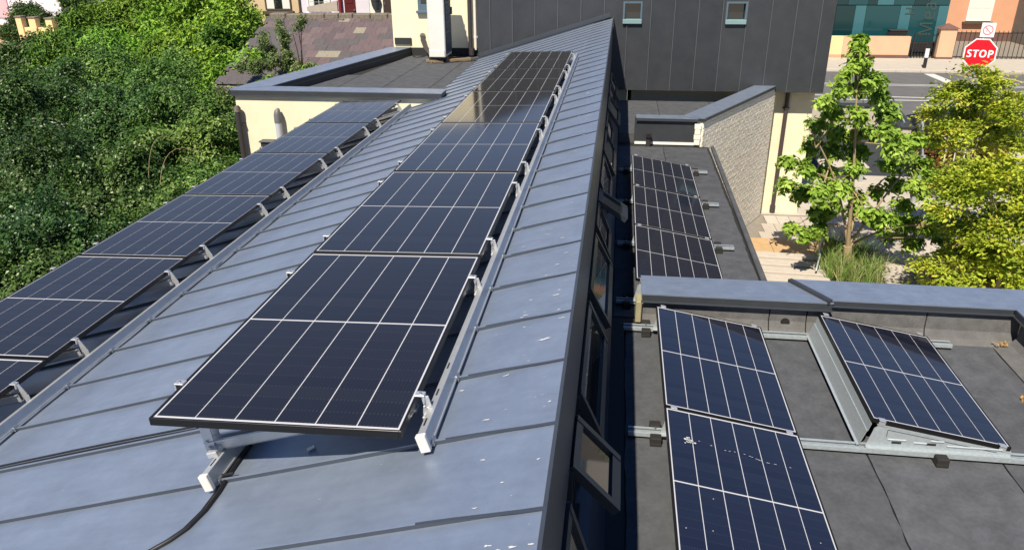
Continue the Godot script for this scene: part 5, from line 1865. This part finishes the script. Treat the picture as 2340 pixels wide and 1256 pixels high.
func make_courtyard():
	# slabs beside the cream wall, two tones
	var parent = sheet("courtyard", rect(3.0, 8.6, -13.6, -19.05), GROUND + 0.006, mats.grey_paving)
	var y := GROUND + 0.026
	var var_mesh := []
	for k in 2:
		var b := Build.new()
		b.cbox(Vector3.ZERO, [Vector3(0.29, 0.036, 0.585), Vector3(0.585, 0.036, 0.785)][k], 0.004)
		var_mesh.append(b.mesh())
	for i in 9:
		for j in 3:
			var x := 3.95 + i * 0.3 - j * 0.3 * 0.5
			var z := -18.55 + j * 0.6
			if x < 3.3 + (-z - 17.2) * 0.42:
				continue
			piece(parent, "paving_slab", var_mesh[0], mats["paving_%d" % (rng.randi() % 2)], Transform3D(Basis(Vector3.UP, rng.randfn(0, 0.004)), Vector3(x, y + rng.randfn(0, 0.0015), z)))
	for i in 2:
		for j in 3:
			piece(parent, "orange_slab", var_mesh[1], mats.orange_paving, Transform3D(Basis(Vector3.UP, PI / 2), Vector3(3.25 + j * 0.795, y, -16.93 + i * 0.6)))
	for i in 4:
		for j in 8:
			var m: Material = mats["paving_%d" % [1, 0, 1, 2][(i * 3 + j) % 4]]
			piece(parent, "paving_slab", var_mesh[1], m, Transform3D(Basis.IDENTITY, Vector3(5.9 + i * 0.6, y + rng.randfn(0, 0.0015), -13.9 - j * 0.8)))
	# stepped timber-look bench slabs left of the tree
	for k in 4:
		var t := thing("bench_slab", "%s pale concrete step from the front below the orange paving" % ORD[k], "step", Vector3(3.7, GROUND, -14.8 - k * 0.36), "concrete steps below the orange paving")
		var b := Build.new()
		b.cbox(Vector3(3.72, GROUND + 0.06 + 0.02 * k, -14.82 - k * 0.36), Vector3(1.5, 0.08, 0.3), 0.008, Basis(Vector3.UP, -0.06))
		part(t, "tread", b, mats.paving_1)
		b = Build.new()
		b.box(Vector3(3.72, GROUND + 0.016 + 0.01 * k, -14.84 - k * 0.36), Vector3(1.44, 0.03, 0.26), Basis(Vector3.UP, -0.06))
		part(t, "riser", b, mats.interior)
	# planting bed round the tree
	var bed = sheet("planting_bed", [Vector2(4.5, -14.0), Vector2(5.55, -14.0), Vector2(5.6, -16.8), Vector2(5.0, -17.4), Vector2(4.55, -16.0)], GROUND + 0.05, mats.soil)
	bed.set_meta("kind", "structure")
	# handrail
	var t := thing("handrail", "slim steel handrail between the steps and the tall grass", "handrail", Vector3(4.5, GROUND, -16.2))
	var b := Build.new()
	var hp := [Vector3(4.95, GROUND + 0.55, -17.4), Vector3(4.42, GROUND + 0.5, -15.7), Vector3(4.3, GROUND + 0.45, -15.2), Vector3(4.22, GROUND + 0.2, -15.0)]
	b.tube(hp, [0.02, 0.02, 0.02, 0.02], 8)
	part(t, "top_rail", b, mats.steel_post)
	for q in [hp[0], hp[1]]:
		b = Build.new()
		b.tube([Vector3(q.x, GROUND, q.z), q], [0.018, 0.018], 8)
		part(t, "post", b, mats.steel_post)
	# round planter wall at the right
	t = thing("round_planter", "curved brown planter wall under the near maple", "planter", Vector3(7.1, GROUND, -15.2))
	b = Build.new()
	b.tube([Vector3(7.15, GROUND, -15.1), Vector3(7.15, GROUND + 0.55, -15.1)], [0.62, 0.66], 28)
	part(t, "wall", b, mats.planter)
	b = Build.new()
	b.tube([Vector3(7.15, GROUND + 0.54, -15.1), Vector3(7.15, GROUND + 0.56, -15.1)], [0.56, 0.56], 28)
	part(t, "soil", b, mats.soil)
	# steel fence
	t = thing("steel_fence", "pale steel post fence with thin bars beside the reddish grasses", "fence", Vector3(8.6, GROUND, -22))
	var f0 := Vector3(7.9, GROUND, -20.4)
	var f1 := Vector3(9.3, GROUND, -24.6)
	for k in 3:
		b = Build.new()
		var p := f0.lerp(f1, k / 2.0)
		b.box(p + Vector3(0, 0.65, 0), Vector3(0.09, 1.3, 0.09))
		part(t, "post", b, mats.steel_post)
	for yy in [0.2, 1.22]:
		b = Build.new()
		b.beam(f0 + Vector3(0, yy, 0), f1 + Vector3(0, yy, 0), 0.04, 0.05)
		part(t, "rail", b, mats.steel_post)
	for k in 21:
		b = Build.new()
		var p := f0.lerp(f1, (k + 0.5) / 21.0)
		b.box(p + Vector3(0, 0.7, 0), Vector3(0.018, 1.04, 0.018))
		part(t, "bar", b, mats.steel_post)
	t = thing("steel_fence", "short pale steel fence panel with four tall bars standing in the grasses", "fence", Vector3(9.4, GROUND, -21.5))
	for k in 4:
		b = Build.new()
		b.box(Vector3(8.75 + k * 0.24, GROUND + 0.85, -21.2), Vector3(0.026, 1.5, 0.026))
		part(t, "bar", b, mats.white_metal)
	for yy in [0.14, 1.55]:
		b = Build.new()
		b.box(Vector3(9.1, GROUND + yy, -21.2), Vector3(1.0, 0.05, 0.03))
		part(t, "rail", b, mats.white_metal)
	# low rendered walls
	t = thing("low_wall", "low pale rendered wall with dark cap behind the young tree", "wall", Vector3(7.4, GROUND, -28))
	b = Build.new()
	b.box(Vector3(6.9, GROUND + 0.5, -28.2), Vector3(4.8, 1.0, 0.25))
	part(t, "wall_panel", b, mats.concrete)
	b = Build.new()
	b.cbox(Vector3(6.9, GROUND + 1.03, -28.2), Vector3(4.86, 0.08, 0.36), 0.01)
	part(t, "wall_cap", b, mats.dark_cladding)
	t = thing("low_wall", "short pale wall end with dark sloping cap, right of the young tree", "wall", Vector3(9.4, GROUND, -26))
	b = Build.new()
	b.beam(Vector3(9.45, GROUND + 0.52, -28.3), Vector3(9.0, GROUND + 0.48, -24.9), 0.26, 1.0)
	part(t, "wall_panel", b, mats.concrete)
	b = Build.new()
	b.beam(Vector3(9.47, GROUND + 1.06, -28.4), Vector3(8.99, GROUND + 1.01, -24.85), 0.4, 0.08, Vector3.UP, 0.01)
	part(t, "wall_cap", b, mats.dark_cladding)
	t = thing("leaning_pole", "thin steel pole leaning over the low wall end", "pole", Vector3(9.3, GROUND, -25.4))
	b = Build.new()
	b.tube([Vector3(9.4, GROUND, -25.2), Vector3(9.15, -5.6, -25.4), Vector3(8.85, -5.0, -25.6), Vector3(8.76, -4.93, -25.62)], [0.026, 0.024, 0.022, 0.02], 8)
	part(t, "shaft", b, mats.steel_post)
	b = Build.new()
	b.tube([Vector3(8.77, -4.94, -25.62), Vector3(8.71, -4.95, -25.63)], [0.034, 0.03], 8)
	part(t, "head", b, mats.steel_post)
	# slatted seat
	t = thing("slatted_bench", "pale slatted bench seen through the young tree", "bench", Vector3(6.6, GROUND, -22.6))
	for k in 4:
		b = Build.new()
		b.cbox(Vector3(6.55, GROUND + 0.45, -22.2 - k * 0.2), Vector3(1.3, 0.04, 0.16), 0.006)
		part(t, "slat", b, mats.paving_1)
	for x in [6.05, 7.05]:
		b = Build.new()
		b.box(Vector3(x, GROUND + 0.21, -22.5), Vector3(0.1, 0.42, 0.6))
		part(t, "leg", b, mats.steel_post)


var leaf_meshes := {}


func leaf_cluster(count: int, size: float, wide: float, spread: float, droop: float, sd: int, flat := 0.8, ring := false) -> ArrayMesh:
	# a spray of folded leaves round the origin, +y is the way the twig grows
	var r := RandomNumberGenerator.new()
	r.seed = sd
	var b := Build.new()
	for i in count:
		var a := r.randf() * TAU if not ring else TAU * (i + r.randf() * 0.8) / count
		var out := Vector3(cos(a), 0, sin(a))
		var lift := r.randf_range(-0.45, 0.7) - droop
		var d := (out + Vector3.UP * lift).normalized()
		var base := Vector3(r.randfn(0, 1), r.randfn(0, flat), r.randfn(0, 1)) * spread
		var l := size * r.randf_range(0.7, 1.15)
		var s := d.cross(Vector3.UP).normalized()
		s = (s + Vector3.UP * r.randfn(0, 0.25)).normalized()
		var up := s.cross(d).normalized()
		if up.y < 0:
			up = -up
		var w := l * wide * 0.5
		var k := r.randf_range(0.75, 1.25)
		b.col = Color(k, k, k * 0.95)
		var m := base + d * l * 0.45 - up * w * 0.22
		var tip := base + d * l - up * l * (0.18 + droop * 0.2)
		var lf := base + d * l * 0.42 + s * w + up * w * 0.15
		var rt := base + d * l * 0.42 - s * w + up * w * 0.15
		b.tri(base, m, lf)
		b.tri(m, tip, lf)
		b.tri(base, rt, m)
		b.tri(m, rt, tip)
	return b.mesh()


func crown(parent: Node3D, called: String, blobs: Array, count: int, mesh: Mesh, m: Material, tints: Array, sd: int, smin: float, smax: float, upness := 0.5, shell := 0.22, squash := 0.85, split := 0, gap_scale := 2.2, gap_level := -0.2):
	var r := RandomNumberGenerator.new()
	r.seed = sd
	var off := origin_of(parent)
	if split > 0:
		var more := []
		for q in blobs:
			for k in split:
				var o: Vector3 = Vector3(r.randfn(0, 0.45), r.randfn(0, 0.3), r.randfn(0, 0.45)) * q[3]
				more.append([q[0] + o.x, q[1] + o.y, q[2] + o.z, q[3] * r.randf_range(0.35, 0.75)])
		blobs = more
	var acc := []
	var total := 0.0
	for q in blobs:
		total += q[3] * q[3]
		acc.append(total)
	var noise := FastNoiseLite.new()
	noise.seed = sd
	noise.frequency = 0.9
	var xf := []
	var cols := []
	var tries := 0
	while xf.size() < count and tries < count * 4:
		tries += 1
		var pick := r.randf() * total
		var bi := 0
		while acc[bi] < pick:
			bi += 1
		var q: Array = blobs[bi]
		var c := Vector3(q[0], q[1], q[2])
		var d := Vector3(r.randfn(0, 1), r.randfn(0, 1) + 0.25, r.randfn(0, 1)).normalized()
		var rad: float = q[3] * (1.0 - absf(r.randfn(0, shell)))
		rad *= 1.0 + 0.5 * noise.get_noise_3dv((c + d * q[3]) * 1.7)
		var p := c + Vector3(d.x * rad, d.y * rad * squash, d.z * rad)
		# thin out what lies deep inside a neighbour
		var deep := false
		for o in blobs:
			if o != q and p.distance_squared_to(Vector3(o[0], o[1], o[2])) < o[3] * o[3] * 0.4:
				deep = true
				break
		if deep and r.randf() < 0.75:
			continue
		if noise.get_noise_3dv(p * gap_scale) < gap_level and r.randf() < 0.9:
			continue
		var up := (d * (1.0 - upness) + Vector3.UP * upness + Vector3(r.randfn(0, 0.3), r.randfn(0, 0.2), r.randfn(0, 0.3))).normalized()
		var x := up.cross(Vector3(r.randfn(0, 1), 0.1, r.randfn(0, 1))).normalized()
		var s := r.randf_range(smin, smax)
		xf.append(Transform3D(Basis(x, up, x.cross(up)) * Basis.from_scale(Vector3.ONE * s), p - off))
		var tn := noise.get_noise_3dv(p * 0.8) + r.randfn(0, 0.22)
		var t: Color = tints[0].lerp(tints[1], clampf(tn + 0.5, 0, 1))
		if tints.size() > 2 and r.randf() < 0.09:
			t = tints[2]  # sparse paler clusters; on the hedge they paint the glints on leaves
		t = t * r.randf_range(0.75, 1.25)
		t.a = 1.0
		cols.append(t)
	var mm := MultiMesh.new()
	mm.transform_format = MultiMesh.TRANSFORM_3D
	mm.use_colors = true
	mm.mesh = mesh
	mm.instance_count = xf.size()
	for i in xf.size():
		mm.set_instance_transform(i, xf[i])
		mm.set_instance_color(i, cols[i])
	var o := MultiMeshInstance3D.new()
	o.name = called
	o.multimesh = mm
	o.material_override = m
	o.set_meta("kind", "stuff")
	parent.add_child(o, true)
	return o


func limb(b: Build, a: Vector3, e: Vector3, r0: float, r1: float, bend: float, sides := 7):
	var pts := []
	var rad := []
	var side := Vector3(rng.randfn(0, 1), 0.2, rng.randfn(0, 1)).normalized() * bend
	for i in 7:
		var f := i / 6.0
		pts.append(a.lerp(e, f) + side * sin(f * PI) + Vector3(0, bend * 0.4 * sin(f * PI), 0))
		rad.append(lerpf(r0, r1, pow(f, 0.8)))
	b.tube(pts, rad, sides)


func big_tree(label: String, top: Vector3, rad: float, tints: Array, count: int, mesh: Mesh, m: Material, sd: int, smin: float, smax: float, group: String):
	var glossy: bool = m == mats.leaf_glossy
	var t := thing("hedge_tree", label, "tree", Vector3(top.x, GROUND, top.z), group)
	var r := RandomNumberGenerator.new()
	r.seed = sd * 31
	var blobs := []
	var cy := top.y - rad * 0.62
	blobs.append([top.x, cy, top.z, rad * 0.62])
	for i in 15:
		var a := TAU * i / 15.0 * 2.4 + r.randf()
		var d := rad * r.randf_range(0.25, 0.85)
		var yy := cy - (d / rad * 1.15 - 0.45 + r.randfn(0, 0.25)) * rad * 0.95
		blobs.append([top.x + cos(a) * d, maxf(yy, GROUND + 0.5), top.z + sin(a) * d, rad * r.randf_range(0.24, 0.46)])
	var b := Build.new()
	limb(b, Vector3(top.x, GROUND - 0.1, top.z), Vector3(top.x, cy, top.z), 0.13, 0.07, 0.1)
	var tr := part(t, "trunk", b, mats.bark)
	b = Build.new()
	for i in range(1, blobs.size(), 2):
		var q: Array = blobs[i]
		limb(b, Vector3(top.x, lerpf(GROUND, cy, 0.55), top.z), Vector3(q[0], q[1], q[2]), 0.05, 0.015, 0.15, 5)
	part(tr, "limbs", b, mats.bark)
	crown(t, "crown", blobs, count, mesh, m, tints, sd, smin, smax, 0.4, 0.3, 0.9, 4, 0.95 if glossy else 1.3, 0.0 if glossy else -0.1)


func make_trees():
	var fine := leaf_cluster(11, 0.064, 0.62, 0.085, 0.1, 1)
	var lance := leaf_cluster(8, 0.115, 0.46, 0.1, 0.45, 2)
	var broad := leaf_cluster(6, 0.155, 0.55, 0.035, 0.3, 3, 0.8, true)
	var maple := leaf_cluster(11, 0.075, 0.6, 0.13, 0.2, 4, 0.15)
	var dark := [Color(0.022, 0.058, 0.012), Color(0.062, 0.12, 0.026), Color(0.13, 0.19, 0.07)]  # third tint of dark, mid and bright is leaf glint put in as colour
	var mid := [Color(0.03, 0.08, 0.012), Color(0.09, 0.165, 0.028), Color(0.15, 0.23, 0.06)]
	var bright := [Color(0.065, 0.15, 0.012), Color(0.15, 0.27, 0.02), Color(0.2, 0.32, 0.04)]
	var L := [
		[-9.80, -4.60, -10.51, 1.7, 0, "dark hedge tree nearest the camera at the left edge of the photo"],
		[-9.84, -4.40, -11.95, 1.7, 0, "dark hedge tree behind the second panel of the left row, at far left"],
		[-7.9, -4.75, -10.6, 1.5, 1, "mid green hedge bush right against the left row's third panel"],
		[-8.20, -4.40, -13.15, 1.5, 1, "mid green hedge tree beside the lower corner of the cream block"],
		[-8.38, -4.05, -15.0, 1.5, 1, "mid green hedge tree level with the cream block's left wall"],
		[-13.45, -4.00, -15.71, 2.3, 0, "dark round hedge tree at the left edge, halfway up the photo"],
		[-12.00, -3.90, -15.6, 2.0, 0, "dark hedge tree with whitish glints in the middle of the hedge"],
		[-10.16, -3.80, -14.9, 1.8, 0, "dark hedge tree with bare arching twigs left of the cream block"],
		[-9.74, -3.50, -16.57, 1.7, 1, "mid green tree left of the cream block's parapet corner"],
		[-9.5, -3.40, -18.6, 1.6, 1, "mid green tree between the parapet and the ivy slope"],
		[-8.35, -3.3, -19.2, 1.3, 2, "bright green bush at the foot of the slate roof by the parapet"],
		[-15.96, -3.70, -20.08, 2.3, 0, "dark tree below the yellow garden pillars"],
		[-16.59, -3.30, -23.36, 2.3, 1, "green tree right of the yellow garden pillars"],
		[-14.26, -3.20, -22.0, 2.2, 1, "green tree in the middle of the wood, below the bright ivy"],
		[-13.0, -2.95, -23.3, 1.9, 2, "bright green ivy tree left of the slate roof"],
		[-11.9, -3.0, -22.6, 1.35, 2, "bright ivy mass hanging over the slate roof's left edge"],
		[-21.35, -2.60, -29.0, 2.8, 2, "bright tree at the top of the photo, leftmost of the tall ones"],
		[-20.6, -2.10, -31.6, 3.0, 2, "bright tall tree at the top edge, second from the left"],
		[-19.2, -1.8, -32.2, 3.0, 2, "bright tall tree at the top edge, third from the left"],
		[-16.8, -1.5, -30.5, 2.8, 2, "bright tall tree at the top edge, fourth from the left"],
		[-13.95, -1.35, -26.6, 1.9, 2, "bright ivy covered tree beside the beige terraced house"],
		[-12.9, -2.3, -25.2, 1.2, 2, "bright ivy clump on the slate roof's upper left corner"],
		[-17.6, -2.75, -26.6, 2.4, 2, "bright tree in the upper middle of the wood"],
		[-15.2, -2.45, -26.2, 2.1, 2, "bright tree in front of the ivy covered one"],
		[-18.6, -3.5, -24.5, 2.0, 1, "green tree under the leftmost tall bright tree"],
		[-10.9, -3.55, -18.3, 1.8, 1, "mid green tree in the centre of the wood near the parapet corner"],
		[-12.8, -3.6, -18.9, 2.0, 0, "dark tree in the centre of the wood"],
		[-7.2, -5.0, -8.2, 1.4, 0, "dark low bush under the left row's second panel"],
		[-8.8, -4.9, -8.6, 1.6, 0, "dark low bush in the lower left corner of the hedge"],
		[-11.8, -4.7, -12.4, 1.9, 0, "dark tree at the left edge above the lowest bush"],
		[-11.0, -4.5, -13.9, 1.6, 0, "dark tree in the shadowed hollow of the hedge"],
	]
	for i in L.size():
		var q: Array = L[i]
		var k: int = q[4]
		var far: float = absf(q[2])
		var n := int(1900.0 * q[3] * q[3] / (1.0 + far * 0.02))
		var own := []
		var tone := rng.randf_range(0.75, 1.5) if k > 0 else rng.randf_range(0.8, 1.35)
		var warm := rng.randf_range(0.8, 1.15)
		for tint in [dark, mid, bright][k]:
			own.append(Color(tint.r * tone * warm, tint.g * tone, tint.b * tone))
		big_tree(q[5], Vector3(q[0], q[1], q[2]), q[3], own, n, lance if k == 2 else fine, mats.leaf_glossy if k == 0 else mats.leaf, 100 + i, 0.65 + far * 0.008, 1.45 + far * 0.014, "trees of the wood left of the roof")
	# bare arching twigs
	var tw := thing("bare_twig", "bare pale twigs arching out of the dark hedge", "twig", Vector3(-9.4, -4.4, -14.5))
	for k in 2:
		var b := Build.new()
		var a := Vector3(-9.45 + k * 0.1, -4.6, -13.9)
		var pts := []
		var rad := []
		for j in 9:
			var f := j / 8.0
			pts.append(a + Vector3(0.15 * k + 0.55 * f * f * (1 + 0.4 * k), 0.95 * sin(f * 2.2) * (1.0 - 0.25 * k), -0.5 * f))
			rad.append(0.007 * (1.0 - f * 0.6))
		b.tube(pts, rad, 5)
		part(tw, "twig", b, mats.pale_bark)
	# climbers on the slate roof
	var wd := thing("climbing_weed", "leafy climbing weed with upright stems on the slate roof", "plant", Vector3(-8.9, -3.8, -20.9))
	var wb := Build.new()
	for q in ROOF_WEED:
		limb(wb, Vector3(-8.9, -4.2, -20.9), Vector3(q[0], q[1], q[2]), 0.03, 0.008, 0.08, 5)
	part(wd, "stems", wb, mats.bark)
	crown(wd, "foliage", ROOF_WEED, 1500, fine, mats.leaf, [Color(0.08, 0.13, 0.035), Color(0.19, 0.26, 0.09), Color(0.3, 0.34, 0.17)], 900, 0.6, 1.1, 0.4, 0.5, 1.2, 2)
	# far left shrubs
	var S := [[-43.5, -5.4, -52.5, 1.3, "dark shrub behind the yellow pillars, far left"], [-40.2, -4.9, -53.0, 1.4, "olive hedge above the yellow wall"], [-37.6, -4.6, -52.0, 1.5, "dark shrub right of the last yellow pillar"], [-44.0, -5.7, -47.5, 1.2, "shrub at the left edge in front of the orange wall"], [-31.5, -4.9, -38.0, 1.6, "shrub at the left edge below the lane"], [-41.5, -3.9, -57.5, 1.7, "olive bush at the top left, behind the pillars"], [-47.5, -4.4, -59.0, 1.6, "olive bush before the pink house"]]
	for i in S.size():
		var q: Array = S[i]
		big_tree(q[4], Vector3(q[0], q[1], q[2]), q[3], mid if i % 2 else dark, 1500, lance, mats.leaf, 300 + i, 1.6, 2.4, "shrubs round the far left yard")
	# young broad-leaved tree in the courtyard
	var base := Vector3(4.88, GROUND, -15.25)
	var t := thing("young_tree", "young broad leaved tree with pale forked trunk in the courtyard", "tree", base)
	var b := Build.new()
	var fork := Vector3(4.83, -5.82, -15.25)
	b.tube([base, base.lerp(fork, 0.5) + Vector3(0.02, 0, 0), fork], [0.11, 0.085, 0.09], 10)
	var tr := part(t, "trunk", b, mats.pale_bark)
	var tips := [[Vector3(4.36, -2.2, -15.1), 0.045], [Vector3(4.2, -4.6, -15.2), 0.03], [Vector3(5.35, -4.4, -15.4), 0.035], [Vector3(3.7, -3.4, -15.1), 0.03], [Vector3(5.9, -3.9, -15.5), 0.03], [Vector3(6.2, -5.2, -15.0), 0.035]]
	var ends := []
	for q in tips:
		b = Build.new()
		limb(b, fork, q[0], q[1], 0.012, 0.16, 8)
		part(tr, "limb", b, mats.pale_bark)
		for f in [0.35, 0.6, 0.85]:
			ends.append(fork.lerp(q[0], f))
	b = Build.new()
	for q in YOUNG_TREE:
		var p := Vector3(q[0], q[1], q[2])
		var best: Vector3 = ends[0]
		for e in ends:
			if e.distance_to(p) < best.distance_to(p) and e.y < p.y + 0.2:
				best = e
		limb(b, best, p, 0.018, 0.006, 0.06, 5)
	part(tr, "twigs", b, mats.pale_bark)
	crown(t, "crown", YOUNG_TREE, 2500, broad, mats.leaf_thin, [Color(0.15, 0.27, 0.03), Color(0.32, 0.46, 0.06), Color(0.4, 0.54, 0.1)], 401, 0.7, 1.2, 0.55, 0.7, 0.7)
	# maples at the right
	var gold := [Color(0.25, 0.34, 0.03), Color(0.53, 0.57, 0.05), Color(0.6, 0.52, 0.08)]
	var spec := [[MAPLE_FAR, Vector3(7.4, GROUND, -16.8), 1500, "yellow green maple in front of the STOP sign", 402], [MAPLE_NEAR, Vector3(6.9, GROUND, -13.6), 2700, "large yellow green maple at the right edge behind the parapet", 403]]
	for s in spec:
		t = thing("maple_tree", s[3], "tree", s[1], "maples in the courtyard")
		b = Build.new()
		var tp: Vector3 = s[1] + Vector3(0.1, 1.1, 0)
		limb(b, s[1] - Vector3(0, 0.05, 0), tp, 0.06, 0.035, 0.05)
		tr = part(t, "trunk", b, mats.pale_bark)
		b = Build.new()
		for q in s[0]:
			limb(b, tp, Vector3(q[0], q[1], q[2]), 0.018, 0.004, 0.12, 5)
		part(tr, "limbs", b, mats.pale_bark)
		crown(t, "crown", s[0], s[2], maple, mats.leaf_thin, gold, s[4], 0.8, 1.3, 0.92, 0.7, 0.5, 3, 2.4, 0.0)
	# reddish clump of grasses and shrubs by the fence
	t = thing("reddish_shrub", "reddish brown shrub beside the pale fence bars", "shrub", Vector3(9.2, GROUND, -20.6))
	b = Build.new()
	limb(b, Vector3(9.2, GROUND, -20.6), Vector3(9.2, GROUND + 0.8, -20.6), 0.04, 0.015, 0.05)
	part(t, "stem", b, mats.bark)
	var rb := []
	for i in 9:
		rb.append([8.7 + rng.randf() * 1.3, GROUND + 0.5 + rng.randf() * 0.9, -22.2 + rng.randf() * 1.2, 0.35])
	crown(t, "foliage", rb, 1400, maple, mats.leaf, [Color(0.10, 0.045, 0.018), Color(0.2, 0.1, 0.03), Color(0.26, 0.16, 0.04)], 405, 0.9, 1.5, 0.5, 0.4)
	# tall grass round the young tree
	b = Build.new()
	for i in 1500:
		var w := rng.randf() * TAU
		var d := sqrt(rng.randf()) * 0.75
		var p := Vector3(4.98 + cos(w) * d * 0.8, GROUND + 0.04, -15.35 + sin(w) * d * 1.35)
		var h := rng.randf_range(0.35, 0.85)
		var lean := Vector3(rng.randfn(0, 0.24), 0, rng.randfn(0, 0.24))
		var s := Vector3(cos(w * 7.0), 0, sin(w * 7.0)) * 0.006
		var k := rng.randf_range(0.7, 1.3)
		b.col = Color(0.15 * k, 0.25 * k, 0.05 * k) if rng.randf() < 0.7 else Color(0.36 * k, 0.34 * k, 0.16 * k)
		var m := p + Vector3(0, h * 0.6, 0) + lean * 0.35
		var tip := p + Vector3(0, h * 0.9, 0) + lean
		b.tri(p - s, p + s, m + s * 0.8)
		b.tri(p - s, m + s * 0.8, m - s * 0.8)
		b.tri(m - s * 0.8, m + s * 0.8, tip)
	var g := MeshInstance3D.new()
	g.name = numbered("tall_grass")
	g.mesh = b.mesh()
	g.material_override = mats.leaf
	g.set_meta("label", "tall green and straw grass round the young tree's trunk")
	g.set_meta("category", "grass")
	g.set_meta("kind", "stuff")
	add_child(g)
